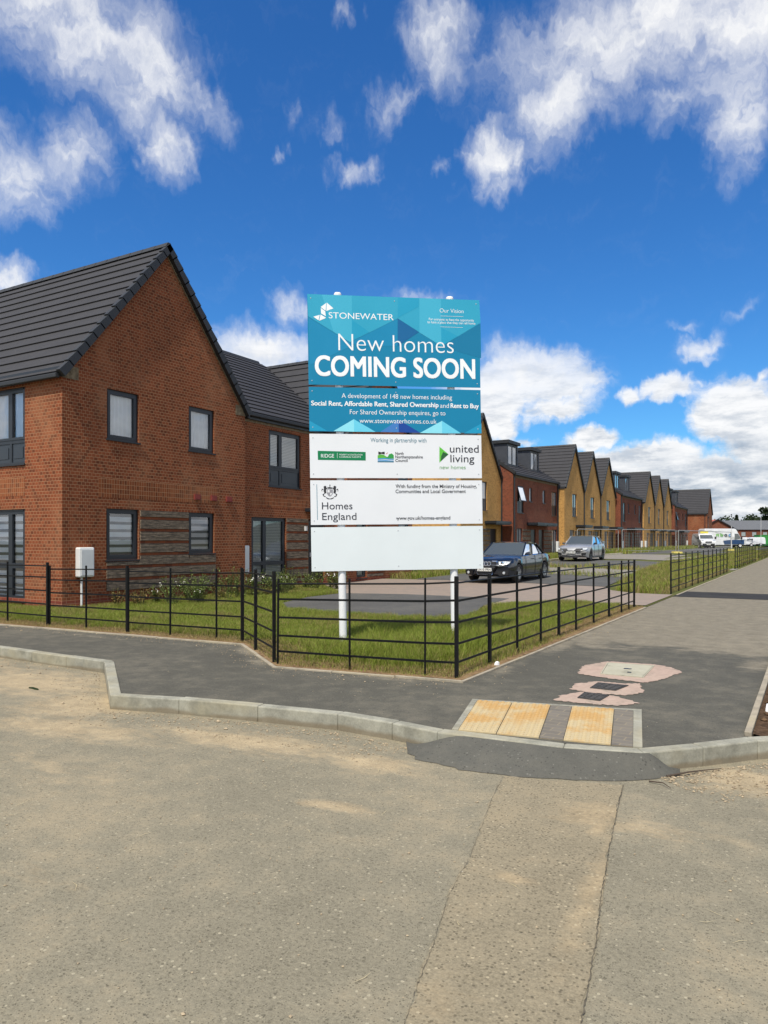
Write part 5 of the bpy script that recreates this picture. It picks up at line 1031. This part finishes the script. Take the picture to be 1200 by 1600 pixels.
            li = MB(); arc = [(ax+math.cos(k)*.372, s*(halfw(ax)*.93), .31+math.sin(k)*.372) for k in np.linspace(-.25, math.pi+.25, 17)]; arc2 = [(x, s*.5, z) for x, y, z in arc]; li.grid([arc, arc2]); li.poly(arc2); obj('wheel_arch', put(li), 'black_trim', c)
        # doors: shut lines and handles
        dl = MB()
        for x in (gx[0]-.22, gx[0]-1.22, gx[0]-2.05):
            zz_ = np.linspace(.28, .93, 8); P_ = [(x-(.02 if z > .6 else 0), s*(hw*1.001+.002-(max(0, z-.78)*.33)), z) for z in zz_]
            for p, q in zip(P_, P_[1:]): dl.bar(p, q, .010, .010)
        dl.bar((gx[0]-.22, s*(hw*1.002), .28), (gx[0]-2.05, s*(hw*1.002), .28), .010, .012); obj('door_seam', put(dl), 'black_trim', c)
        for x in (gx[0]-1.10, gx[0]-1.98):
            q = MB(); q.bar((x, s*(hw+.012), .80), (x+.2, s*(hw+.012), .805), .03, .03); obj('door_handle', put(q), pm, c, bevel=.008)
        sk = MB(); sk.bar((fx-.40, s*(hw-.02), .21), (rx+.40, s*(hw-.02), .21), .07, .07); obj('side_skirt', put(sk), 'black_trim' if not rings else pm, c)
        tl = MB(); tl.hexa([(-L/2+.04, s*hw*.50, .74), (-L/2+.10, s*hw*.84, .74), (-L/2+.25, s*hw*.935, .76), (-L/2+.2, s*hw*.6, .74), (-L/2+.06, s*hw*.50, .88), (-L/2+.12, s*hw*.83, .88), (-L/2+.28, s*hw*.915, .89), (-L/2+.2, s*hw*.6, .88)]); obj('tail_light', put(tl), 'red_vent', c)
    zp = .46 if rings else .50
    pt_ = MB(); pt_.box(FXX(0, zp)+.012, FXX(0, zp)+.046, -.26, .26, zp-.056, zp+.056); po = obj('number_plate', put(pt_), 'plate', c)
    v, f = text_mesh(plate, .02); xm = min(q[0] for q in v); xM = max(q[0] for q in v); q = MB(); q.v = [(FXX(0, zp)+.049, -.235+(x-xm)/(xM-xm)*.47, zp-.036+y*.075/CAPH) for x, y in v]; q.f = f; obj('plate_lettering', put(q), 'black_trim', po)
    wp = MB(); wp.bar((gx[0]+.0, -.1, .935), (gx[0]-.10, .55, .95), .02, .02); obj('wiper', put(wp), 'black_trim', c)
    return c
def yawdir(x, y): return math.atan2(y, x)
car('saloon_car', 'dark blue saloon parked nose towards us, right of the sign board', (-9.80, 26.12, zt(-9.80, 26.12)+.036), yawdir(-0.01, -1), 'blue_paint', 'alloy', 'LN10 FRN', rings=True, Hh=1.43)
car('hatchback_car', 'silver grey hatchback with black grille, parked beyond the dark blue saloon', (-11.85, 43.65, zt(-11.85, 43.65)+.036), yawdir(0.0, -1), 'silver_paint', 'dark_alloy', 'KE70 VRS', Hh=1.47, sporty=True, roof_back=-1.25, tail=1.05)
# ------------------------------------------------------------------ vans
def van(name, label, loc, rotz, L, Wd, Hh, hood, sign=False, letters=None, stripe=False):
    T = Matrix.Translation(V(loc)) @ Matrix.Rotation(rotz, 4, 'Z'); c = thing(name, label, 'van', loc); hw = Wd/2
    def put(mb): mb.v = [tuple(T @ V(p)) for p in mb.v]; return mb
    prof = [(-L/2, .42), (-L/2, Hh*.62), (-L/2+.08, Hh-.1), (-L/2+.25, Hh), (L/2-hood-.95, Hh), (L/2-hood-.75, Hh-.05), (L/2-hood, 1.28), (L/2-.18, 1.02), (L/2-.02, .82), (L/2, .42)]
    b = MB(); rows = []
    for k, (y, ins) in enumerate(((-hw+.0, .10), (-hw, .0), (-hw*.0, 0), (hw, .0), (hw, .10))):
        pass
    lay = [(-hw+.12, .09, .03), (-hw, .0, .12), (hw, .0, .12), (hw-.12, .09, .03)]
    def W(x, z): return hw*(1-.10*max(0, (z-1.2)/(Hh-1.2))-.10*max(0, (x-(L/2-.5))/.5)**2)
    for yy in (-1, -.9, 0, .9, 1):
        rows.append([(x, yy*W(x, z), z-(.05 if abs(yy) == 1 and z > 1.0 else 0)-(.0)) for x, z in prof])
    b.grid(rows); b.poly(rows[0]); b.poly(rows[-1][::-1]); b.poly([r[0] for r in rows]+[r[-1] for r in rows][::-1]); obj('body', put(b), 'van_white', c, bevel=.03)
    ws = MB(); A_ = (L/2-hood+.02, 1.30); B_ = (L/2-hood-.72, Hh-.12 if Hh < 2.3 else 2.0); fr_ = lambda s, k, e=.016: (A_[0]+(B_[0]-A_[0])*k+e, s*(W(A_[0], 1.3)*.88*(1-k)+W(B_[0], B_[1])*.84*k), np.interp(A_[0]+(B_[0]-A_[0])*k, [L/2-hood-.75, L/2-hood], [Hh-.05, 1.28])+e)
    ws.quad(fr_(-1, .03), fr_(1, .03), fr_(1, .80), fr_(-1, .80)); obj('windscreen', put(ws), 'car_glass', c)
    for s in (-1, 1):
        w = MB(); x1 = L/2-hood-.05; x0 = x1-.95; yo = lambda x, z: s*(W(x, z)*1.0+.006); zt2 = min(Hh-.3, 2.0); w.poly([(x, yo(x, z), z) for x, z in ((x1-.02, 1.32), (x0, 1.25), (x0, zt2), (x1-.42, zt2), )]); obj('side_window', put(w), 'car_glass', c)
        for ax in (L/2-.95, -L/2+1.05):
            t_ = MB(); t_.lathe((ax, s*(hw-.20), .34), (0, s, 0), [(.2, .2), (.30, .215), (.34, .16), (.34, .02), (.2, 0)], 20); wo = obj('wheel', put(t_), 'tyre', c, smooth=True); r = MB(); r.lathe((ax, s*(hw-.20), .34), (0, s, 0), [(.21, .218), (.18, .19), (0, .18)], 16); obj('rim', put(r), 'lamp_white', wo)
        h = MB(); h.hexa([(L/2-.10, s*hw*.55, .86), (L/2-.06, s*hw*.83, .86), (L/2-.30, s*hw*.92, .90), (L/2-.30, s*hw*.6, .90), (L/2-.17, s*hw*.55, 1.03), (L/2-.14, s*hw*.80, 1.05), (L/2-.38, s*hw*.92, 1.12), (L/2-.36, s*hw*.6, 1.10)]); obj('headlight', put(h), 'lens', c)
        m_ = MB(); m_.box(L/2-hood-.12, L/2-hood+.02, s*(hw+.02) if s > 0 else -hw-.24, hw+.24 if s > 0 else -hw-.02, 1.22, 1.55); obj('wing_mirror', put(m_), 'black_trim', c, bevel=.03)
    gp = MB(); gp.box(L/2-.01, L/2+.03, -hw*.80, hw*.80, .40, .64); obj('bumper', put(gp), 'black_trim', c); gp = MB(); gp.box(L/2-.06, L/2+.012, -hw*.42, hw*.42, .74, .92); obj('grille', put(gp), 'black_trim', c)
    gp = MB(); gp.box(-L/2+.1, L/2-.2, -hw*.9, hw*.9, .25, .44); obj('chassis', put(gp), 'black_trim', c)
    gp = MB(); gp.box(L/2+.03, L/2+.045, -.26, .26, .46, .57); obj('number_plate', put(gp), 'plate', c)
    if sign:
        gp = MB(); gp.box(L/2-hood-1.35, L/2-hood-1.25, -.50, .50, Hh+.06, Hh+.36); gp.box(L/2-hood-1.33, L/2-hood-1.27, -.4, -.36, Hh-.06, Hh+.06); gp.box(L/2-hood-1.33, L/2-hood-1.27, .36, .4, Hh-.06, Hh+.06); obj('roof_sign', put(gp), 'yellow_sign', c)
    if letters:
        for s_, col, x0, x1, z, cap in letters:
            v, f = text_mesh(s_, .03); xm = min(q[0] for q in v); xM = max(q[0] for q in v); q = MB(); q.v = [(x0+(x-xm)/(xM-xm)*(x1-x0), -W(x0, 1.9)-.035, z+y*cap/CAPH) for x, y in v]; q.f = f; obj('lettering', put(q), art(col), c)
    if stripe:
        gp = MB(); gp.poly([(-.15, -hw-.012, .50), (L/2-.35, -hw*.995-.012, .50), (L/2-.35, -hw*.995-.012, 1.12), (.6, -hw-.012, 1.12), (-.35, -hw-.012, 1.0)]); obj('livery_stripe', put(gp), art(s2l(40, 70, 110)), c)
    return c
M['yellow_sign'] = plain('yellow_sign', (0.72, 0.62, 0.06), 0.5)
zv = 0.43
p = polar(1128, 106, zv); van('panel_van', 'white high-roof van with blue stripe and coloured letters seen side-on behind the other van', tuple(p), math.atan2(RT.y, RT.x)+0.06, 6.2, 2.0, 2.72, 0.75, letters=[('n', s2l(110, 190, 60), -1.35, -.95, 1.62, .5), ('b', s2l(90, 180, 60), -.75, -.35, 1.62, .42), ('o', s2l(40, 60, 70), -.15, .25, 1.62, .5), ('c', s2l(70, 150, 210), .45, .85, 1.62, .5)], stripe=True)
p = polar(1099.5, 100, zv); van('panel_van', 'white van with yellow roof sign facing us in front of the larger van', tuple(p), math.atan2(-FW.y, -FW.x)-0.16, 4.9, 1.93, 1.97, 0.85, sign=True)
p = polar(1161, 150, 0.2); van('panel_van', 'small white van right of the large van, nearer of two', tuple(p), math.atan2(RT.y, RT.x), 4.4, 1.8, 1.85, 0.8); p = polar(1177, 165, 0.2); van('panel_van', 'small white van farthest to the right behind the railing', tuple(p), math.atan2(-RT.y, -RT.x), 4.6, 1.8, 1.9, 0.8)
M['green_metal'] = plain('green_container', (0.05, 0.30, 0.06), 0.5)
b = polar(1186, 175); cb = thing('storage_container', 'green metal container by the right edge at the end of the road', 'container', tuple(b)); Fc = frame(tuple(b), tuple(RT), tuple(-FW)); m_ = MB(); m_.fbox(Fc, 0, 6, -2.4, 0, .15, 2.6)
for i in range(28): m_.fbox(Fc, .1+i*.21, .2+i*.21, 0, .05, .35, 2.4)
obj('body', m_, 'green_metal', cb); m_ = MB(); m_.fbox(Fc, -.05, 6.05, -2.45, .06, 2.6, 2.72); obj('roof', m_, 'green_metal', cb)
# lamp posts far off
for px, d, h, lb in ((1189, 140, 6.2, 'slim grey lamp post near the right edge'), (1143, 98, 3.4, 'thin pale pole in front of the blue striped van')):
    b = polar(px, d); lp = thing('lamp_post', lb, 'lamp post', tuple(b)); m_ = MB(); m_.tube([b, b+V((0, 0, .9)), b+V((0, 0, .95)), b+V((0, 0, h))], [.09, .09, .05, .035], 10); obj('pole', m_, 'lamp_white', lp)
    if h > 4: m_ = MB(); q = b+V((0, 0, h)); m_.hexa([q+RT*-.6+FW*-.12, q+RT*.06+FW*-.12, q+RT*.06+FW*.12, q+RT*-.6+FW*.12, q+RT*-.55+FW*-.1+V((0, 0, .1)), q+RT*.04+FW*-.1+V((0, 0, .12)), q+RT*.04+FW*.1+V((0, 0, .12)), q+RT*-.55+FW*.1+V((0, 0, .1))]); obj('lamp_head', m_, 'lamp_white', lp)
# ------------------------------------------------------------------ temporary mesh fence panels
M['galv'] = plain('galvanised', (0.42, 0.42, 0.40), 0.45, 0.5, 0.5)
def mesh_panel(p0, p1, label, zb):
    a = V((*p0[:2], zb)); b = V((*p1[:2], zb)); d = (b-a); L = d.length; d.normalize(); f = thing('mesh_fence_panel', label, 'fence panel', tuple(a), 'temporary mesh fence panels'); up = V((0, 0, 1)); m_ = MB(); r_ = .05
    pts = [a+up*.1, a+up*1.90, a+up*1.97+d*.06, a+up*2.0+d*.15, b+up*2.0-d*.15, b+up*1.97-d*.06, b+up*1.9, b+up*.1]; m_.tube(pts, .030, 8); m_.tube([a+up*.25, b+up*.25], .018, 6); obj('frame', m_, 'galv', f)
    w = MB()
    for i in range(1, int(L/.30)): w.bar(a+d*(i*.30)+up*.25, a+d*(i*.30)+up*1.98, .005)
    for z in np.arange(.45, 1.95, .25): w.bar(a+up*z, b+up*z, .005)
    obj('wire_mesh', w, 'galv', f)
    for q in (a, b): ft = MB(); ft.hexa([q-d*.12+d.cross(up)*.35, q+d*.12+d.cross(up)*.35, q+d*.12-d.cross(up)*.35, q-d*.12-d.cross(up)*.35]+[x+up*.14 for x in (q-d*.10+d.cross(up)*.33, q+d*.10+d.cross(up)*.33, q+d*.10-d.cross(up)*.33, q-d*.10-d.cross(up)*.33)]); obj('foot_block', ft, 'yellow_block', f)
mesh_panel(polar(902, 58), polar(966, 61), 'mesh fence panel just right of the silver car', .42); mesh_panel(polar(972, 60), polar(1056, 64.5), 'mesh fence panel with rounded top in front of the far yellow gables', .42); mesh_panel(polar(1060, 64), polar(1142, 80), 'mesh fence panel in front of the white vans', .40)
# ------------------------------------------------------------------ grass, weeds and flowers
def grassmat():
    m, t, p, o = mat('grass_blades'); a = nd(t, 'ShaderNodeAttribute', attribute_name='dry').outputs['Fac']; r = nd(t, 'ShaderNodeAttribute', attribute_name='rnd').outputs['Fac']
    g = mix(t, r, (0.150, 0.218, 0.018), (0.285, 0.335, 0.050)); s = mix(t, r, (0.25, 0.165, 0.075), (0.42, 0.32, 0.15)); col = mix(t, a, g, s)
    t.links.new(col, p.inputs['Base Color']); p.inputs['Roughness'].default_value = 0.65; p.inputs['Specular IOR Level'].default_value = 0.25
    tr = nd(t, 'ShaderNodeBsdfTranslucent'); t.links.new(col, tr.inputs[0]); x = nd(t, 'ShaderNodeMixShader', {0: 0.28}); t.links.new(p.outputs[0], x.inputs[1]); t.links.new(tr.outputs[0], x.inputs[2]); t.links.new(x.outputs[0], o.inputs[0]); return m
M['grass'] = grassmat()
def inpoly(x, y, poly):
    r = np.zeros(len(x), bool); n = len(poly)
    for i in range(n):
        x1, y1 = poly[i]; x2, y2 = poly[(i+1) % n]
        c = ((y1 > y) != (y2 > y)) & (x < (x2-x1)*(y-y1)/((y2-y1) if y2 != y1 else 1e-9)+x1); r ^= c
    return r
def vnoise(x, y, s, seed=0):
    g = np.random.default_rng(seed).random((64, 64)); X = x*s; Y = y*s; i = np.floor(X).astype(int); j = np.floor(Y).astype(int); fx = X-i; fy = Y-j; fx = fx*fx*(3-2*fx); fy = fy*fy*(3-2*fy)
    q = lambda a, b: g[a % 64, b % 64]
    return (q(i, j)*(1-fx)+q(i+1, j)*fx)*(1-fy)+(q(i, j+1)*(1-fx)+q(i+1, j+1)*fx)*fy
def dist_line(x, y, line):
    d = np.full(len(x), 1e9)
    for (ax, ay), (bx, by) in zip(line, line[1:]):
        L2 = (bx-ax)**2+(by-ay)**2; s = np.clip(((x-ax)*(bx-ax)+(y-ay)*(by-ay))/L2, 0, 1); d = np.minimum(d, np.hypot(x-ax-s*(bx-ax), y-ay-s*(by-ay)))
    return d
def grass(name, poly, dens, hmin, hmax, holes=(), edge=None, wid=0.0052, tall=None, dry0=0.12, zoff=0.01, label='grass'):
    xs_ = [p[0] for p in poly]; ys_ = [p[1] for p in poly]; A = (max(xs_)-min(xs_))*(max(ys_)-min(ys_)); n = int(A*dens)
    x = rng.uniform(min(xs_), max(xs_), n); y = rng.uniform(min(ys_), max(ys_), n); k = inpoly(x, y, poly)
    for h in holes: k &= ~inpoly(x, y, h)
    x = x[k]; y = y[k]; n = len(x); v1 = vnoise(x, y, 0.9, 1); v2 = vnoise(x, y, 3.1, 2); dry = dry0+0.55*np.clip((v1*0.6+v2*0.4-0.52)*3, 0, 1); hgt = rng.uniform(hmin, hmax, n)*(0.7+0.6*v2)
    if edge is not None:
        dl = dist_line(x, y, edge); k2 = np.clip(1-(dl-0.22-0.48*v2)/0.20, 0, 1); dry = np.maximum(dry, k2*0.98); hgt *= (1-0.62*k2)
        keep = rng.random(n) > k2*0.35
    else: keep = np.ones(n, bool)
    if tall is not None:
        (tx, ty, tr1, tr2, f) = tall; q = np.clip(1.2-np.hypot((x-tx)/tr1, (y-ty)/tr2), 0, 1); hgt *= 1+f*q; dry *= 1-0.85*q
    x, y, dry, hgt = x[keep], y[keep], dry[keep], hgt[keep]; n = len(x)
    dry = np.where(rng.random(n) < dry, np.clip(rng.normal(.85, .15, n), 0, 1), np.clip(rng.normal(.08, .08, n), 0, 1)); rnd = rng.random(n)
    a = rng.uniform(0, 6.283, n); b = rng.uniform(0, 6.283, n); bend = hgt*rng.uniform(.15, .75, n); w = wid*rng.uniform(.6, 1.3, n)
    z = np.array([zt(p, q) for p, q in zip(x, y)])+zoff
    co = np.zeros((n, 5, 3)); wx = np.cos(a)*w/2; wy = np.sin(a)*w/2; bx = np.cos(b)*bend; by = np.sin(b)*bend
    for i, (s, ww, hh) in enumerate(((0, -1, 0), (0, 1, 0), (.35, -.8, .6), (.35, .8, .6), (1, 0, 1))):
        co[:, i, 0] = x+wx*ww+bx*s; co[:, i, 1] = y+wy*ww+by*s; co[:, i, 2] = z+hgt*hh*(1 if hh < 1 else 1-.25*(bend/hgt))
    me = bpy.data.meshes.new(name); me.vertices.add(n*5); me.vertices.foreach_set('co', co.ravel())
    base = np.arange(n)*5; li = np.stack([base, base+1, base+3, base+2, base+2, base+3, base+4], 1).ravel(); me.loops.add(n*7); me.loops.foreach_set('vertex_index', li.astype(np.int32))
    st = np.stack([np.arange(n)*7, np.arange(n)*7+4], 1).ravel(); me.polygons.add(n*2); me.polygons.foreach_set('loop_start', st.astype(np.int32)); me.update(calc_edges=True)
    for nm, arr in (('dry', dry), ('rnd', rnd)):
        at = me.attributes.new(nm, 'FLOAT', 'POINT'); at.data.foreach_set('value', np.repeat(arr, 5).astype(np.float32))
    me.materials.append(M['grass']); o = bpy.data.objects.new(name, me); COL.objects.link(o); tag(o, label, 'grass'); o['kind'] = 'stuff'; return o
EL = [(-20, 9.33)]+EDGE[1:]+[(XL, 18.0)]
lawn = [(-20, 8.72), (-13.11, 8.36), (-10.03, 8.53), (-7.48, 8.64), (-5.82, 7.35), (-3.49, 7.64), (-3.49, 18.2), (-5.5, 18.2), (-6.3, 17.1), (-6.6, 16.2), (-6.2, 14.6), (-6.15, 13.65), (-6.5, 13.1), (-7.3, 13.0), (-9.04, 13.0), (-10.25, 13.2), (-11.3, 14.3), (-11.9, 16.3), (-11.95, 18.0), (-14.9, 21.0), (-14.9, 17.0), (-14.45, 16.8), (-14.45, 10.6), (-20, 10.55)]
grass('grass', lawn, 4600, 0.06, 0.14, edge=EL, tall=(-4.7, 9.6, 2.3, 2.6, 1.5), label='green lawn with dry brown rim between railing and houses')
mid_verge = [(-13.2, 25.2), (-14.0, 46), (-13.9, 58), (-17.0, 58), (-17.8, 46), (-18, 30), (-14.6, 25.2)]
grass('grass', mid_verge, 350, 0.10, 0.30, wid=0.018, dry0=0.2, label='rough grass verge in front of the terrace')
grass('grass', [(-3.62, 22.45), (-4.6, 22.45), (-5.3, 23.3), (-5.7, 26), (-6.3, 30), (-6.9, 40), (-6.9, 43.8), (-4.6, 43.8), (-3.62, 41)], 800, 0.12, 0.34, wid=0.012, dry0=0.3, edge=[(-3.47, 22), (-3.47, 60)], label='tall grass wedge behind the second railing')
grass('grass', [(-3.62, 44), (-6.9, 44), (-6.4, 100), (-3.62, 100)], 160, 0.12, 0.32, wid=0.03, dry0=0.3, label='grass strip behind the farther railings')
grass('weeds', [(-13.0, 34.6), (-7.0, 34.6), (-7.1, 36.6), (-13.0, 36.0)], 160, 0.06, 0.30, wid=0.02, dry0=0.35, label='low weeds along a joint in the estate road near the silver car')
grass('weeds', [(-12.8, 29.6), (-6.6, 29.4), (-6.6, 31.3), (-12.8, 31.0)], 120, 0.05, 0.28, wid=0.016, dry0=0.3, label='low weeds across the estate road beside the dark blue car')
grass('weeds', [(-13.0, 60), (-13.5, 115), (-16.2, 115), (-16.4, 60)], 90, 0.15, 0.5, wid=0.04, dry0=0.15, label='weeds at the foot of the far terrace')
M['dry_turf'] = ground_mat('dry_turf', (0.23, 0.150, 0.078), (0.14, 0.085, 0.045), (0.32, 0.225, 0.12), 3.0)
for ln in (EL[:6], EL[5:]):
    n_ = 160; a_ = resamp(ln, n_); b_ = resamp(offset(ln, 0.50), n_); mb = MB()
    zl = 0.017 if len(ln) > 3 else 0.021; mb.grid([[(x, y, zl) for x, y in a_], [(p[0]+(q[0]-p[0])*k, p[1]+(q[1]-p[1])*k, zl) for p, q, k in ((p, q, 0.75+0.55*vnoise(np.array([q[0]]), np.array([q[1]]), 1.9, 5)[0]+random.uniform(-.08, .08)) for p, q in zip(a_, b_))]])
    obj('dry_verge', mb, 'dry_turf', kind='structure')
# individual plants along the house wall
def plant(h, spread, stems, leaf, flowers, label, name, seed):
    r = random.Random(seed); root = thing(name, label, 'plant', (0, 0, 0), 'weeds and flowers along the house wall'); st = MB(); lf = MB(); fl = MB()
    for i in range(stems):
        a = r.uniform(0, 6.28); q = r.uniform(.1, 1)**.7*spread*1.2; tip = V((math.cos(a)*q, math.sin(a)*q, h*r.uniform(.55, 1))); base = V((math.cos(a)*q*.2, math.sin(a)*q*.2, -.02)); m1 = base.lerp(tip, .5)+V((0, 0, h*.1)); st.tube([base, m1, tip], [.006, .005, .003], 4)
        for k in range(16):
            s = r.uniform(.12, 1); c = base.lerp(m1, s*2) if s < .5 else m1.lerp(tip, s*2-1); an = r.uniform(0, 6.28); d = V((math.cos(an), math.sin(an), r.uniform(-.3, .6))).normalized(); w = d.cross(V((0, 0, 1))).normalized(); L = r.uniform(.03, .085); lf.poly([c, c+d*L*.5+w*L*.24, c+d*L-V((0, 0, L*.25)), c+d*L*.5-w*L*.24])
        if flowers and r.random() < flowers:
            for k in range(3):
                c = tip+V((r.gauss(0, .03), r.gauss(0, .03), r.uniform(-.02, .04))); n_ = V((r.gauss(0, .4)+.4, r.gauss(0, .4)-.4, .8)).normalized(); x = n_.cross(V((1, 0, 0))).normalized(); y = n_.cross(x)
                fl.poly([c+(x*math.cos(j*1.047)+y*math.sin(j*1.047))*.015 for j in range(6)])
    obj('stem', st, 'stalk', root); obj('leaf', lf, leaf, root)
    if fl.v: obj('flower', fl, 'petal', root)
    return root
PL = [plant(.62, .30, 16, 'leaf', .18, 'bushy green weed with white flowers along the house wall', 'flowering_weed', 1), plant(.75, .24, 13, 'leaf', 0, 'tall green leafy weed along the house wall', 'leafy_weed', 2), plant(.42, .22, 12, 'leaf_dry', 0, 'small yellowing brown weed along the house wall', 'dry_weed', 3)]
rp = random.Random(21); spots = [(-14.1, 11.75, 2), (-14.0, 12.25, 2), (-13.6, 12.0, 2), (-13.9, 12.75, 0), (-13.2, 12.6, 0), (-12.9, 13.1, 0)]
for i in range(34):
    y = 12.7+i*0.235; spots.append((-14.15+rp.uniform(0, 1.5)*(1 if y < 16 else .8), y+rp.uniform(-.15, .15), rp.choice((0, 0, 1, 1, 0, 2))))
used = set()
for x, y, k in spots:
    rz = rp.uniform(0, 6.28); sc_f = rp.uniform(.8, 1.25)
    if k not in used: PL[k].location = (x, y, .01); PL[k].rotation_euler = (0, 0, rz); PL[k].scale = (sc_f,)*3; used.add(k)
    else: dup(PL[k], (x, y, .01), rz, sc_f)
# ------------------------------------------------------------------ loose stones, clods and litter
def stones(name, fn, n, r0, r1, m, label, z):
    mb = MB(); r = random.Random(len(label))
    for i in range(n):
        x, y = fn(r); s = r.uniform(r0, r1)*(1 if r.random() < .92 else 1.8); q = [V((r.gauss(0, 1), r.gauss(0, 1), r.gauss(0, .6))) for _ in range(6)]
        a = r.uniform(0, 6.28); ex, ey, ez = s*r.uniform(.7, 1.4), s*r.uniform(.7, 1.2), s*r.uniform(.4, .8); c = V((x, y, z+ez*.4)); b = len(mb.v)
        for dx, dy, dz in ((1, 0, 0), (0, 1, 0), (-1, 0, 0), (0, -1, 0), (0, 0, 1), (0, 0, -1)):
            px_, py_ = dx*ex*r.uniform(.8, 1.1), dy*ey*r.uniform(.8, 1.1); mb.v.append((c.x+px_*math.cos(a)-py_*math.sin(a), c.y+px_*math.sin(a)+py_*math.cos(a), c.z+dz*ez))
        for f in ((0, 1, 4), (1, 2, 4), (2, 3, 4), (3, 0, 4), (1, 0, 5), (2, 1, 5), (3, 2, 5), (0, 3, 5)): mb.f.append(tuple(b+i_ for i_ in f))
    o = obj(name, mb, m, kind='stuff'); tag(o, label, 'gravel'); return o
M['stone'] = plain('stone', (0.34, 0.27, 0.18), 0.9, 0.2, var=0.5, scale=40); M['clod'] = plain('clod', (0.10, 0.062, 0.036), 1.0, 0.1, var=0.5, scale=30)
KL = [(-10.39, 6.50), (-8.02, 6.40), (-6.30, 5.04), (-5.48, 5.24), (-4.6, 5.40), (-3.76, 5.52), (-2.9, 5.4)]
def near(line, lo, hi):
    def f(r):
        i = r.randrange(len(line)-1); s = r.random(); a, b = V((*line[i], 0)), V((*line[i+1], 0)); d = (b-a).normalized(); n = V((d.y, -d.x, 0)); q = a.lerp(b, s)+n*(lo+(hi-lo)*r.random()**2); return q.x, q.y
    return f
stones('gravel', near(KL, 0.0, 0.55), 900, .004, .012, 'stone', 'loose stones and grit along the left kerb', -.144)
stones('gravel', near([(-1.0, 5.68), (-0.73, 6.0), (-0.30, 6.5), (0.5, 7.2)], 0.02, .6), 700, .004, .013, 'stone', 'loose grit at the foot of the right kerb', -.144)
stones('gravel', lambda r: (r.uniform(-6, 2.0), r.uniform(1.6, 5.0)), 500, .0025, .007, 'stone', 'scattered grit on the dusty road', -.143)
stones('gravel', near(EDGE[1:]+[(XL, 16)], 0.0, .45), 700, .004, .011, 'stone', 'crumbs of stone along the footway edging', 0.002)
stones('gravel', lambda r: (lambda x: (x, r.uniform(max(6.9, 7.0+.82*x, 7.3+.62*x)+.12, 14)))(r.uniform(-.40, 2.5)), 2600, .008, .035, 'clod', 'brown clods of soil beside the footway', 0.008)
def scrap(name, label, cat, loc, m, pts, h=.02):
    mb = MB(); r = random.Random(len(label)); c = V(loc); n = len(pts); up_ = [c+V((x, y, h*(.4+.6*r.random()))) for x, y in pts]; lo_ = [c+V((x*1.05, y*1.05, 0)) for x, y in pts]; b = len(mb.v); mb.v += [tuple(p) for p in lo_+up_]+[tuple(c+V((0, 0, h*1.2)))]
    for i in range(n): mb.f.append((b+i, b+(i+1) % n, b+n+(i+1) % n, b+n+i)); mb.f.append((b+n+i, b+n+(i+1) % n, b+2*n))
    o = obj(name, mb, m, loc=tuple(c)); return tag(o, label, cat)
scrap('plastic_scrap', 'crumpled white plastic on the soil beside the footway edging', 'litter', (-.33, 7.75, .012), 'white_paint', [(-.05, -.12), (.02, -.10), (.09, -.04), (.03, .02), (.05, .12), (-.03, .14), (-.05, .03)], .05)
scrap('plastic_scrap', 'small white scrap at the foot of the railing by the footway', 'litter', (-3.44, 8.72, .022), 'white_paint', [(-.02, -.04), (.02, -.03), (.03, .0), (.01, .05), (-.03, .03)], .04)
scrap('dry_leaf', 'curled dark leaf on the sandy road near the left kerb', 'leaf', (-7.85, 5.35, -.143), 'leaf_dark', [(-.09, .0), (-.03, .02), (.05, .012), (.10, -.006), (.03, -.012), (-.02, .0)], .02)
def twig(label, pts, r0, z, m='bark'):
    mb = MB(); mb.tube([(x, y, z+h) for x, y, h in pts], [r0*(1-.6*i/(len(pts)-1)) for i in range(len(pts))], 5)
    c = pts[0]; o = obj('twig', mb, m, loc=(c[0], c[1], z)); return tag(o, label, 'twig')
twig('thin dark twig lying on the grit below the right kerb', [(-.93, 5.70, .01), (-.80, 5.83, .025), (-.72, 5.96, .015), (-.60, 6.06, .02)], .008, -.143)
twig('short dark twig near the dark asphalt apron tip', [(-1.02, 5.52, .01), (-.92, 5.50, .02), (-.86, 5.44, .01)], .006, -.143)
# dry straw stems blown about on the road and footway
mb = MB(); rs = random.Random(31)
for i in range(120):
    if i < 70: x, y, z = rs.uniform(-6, 2), rs.uniform(1.7, 5.0), -.139
    else: x, y, z = rs.uniform(-9, -1), rs.uniform(6.2, 7.4), .006
    a = rs.uniform(0, 3.14); L = rs.uniform(.03, .13); k = rs.uniform(-.02, .02); d = V((math.cos(a), math.sin(a), 0)); n_ = V((-d.y, d.x, 0)); p = V((x, y, z)); w = .0016
    mb.poly([p-n_*w, p+d*L*.5+n_*(k-w), p+d*L, p+d*L*.5+n_*(k+w)])
o = obj('straw', mb, 'stalk_dry' if 'stalk_dry' in M else plain('dry_straw', (0.52, 0.43, 0.25), 0.8), kind='stuff'); tag(o, 'pale dry straw stems scattered on the road and footway', 'straw')
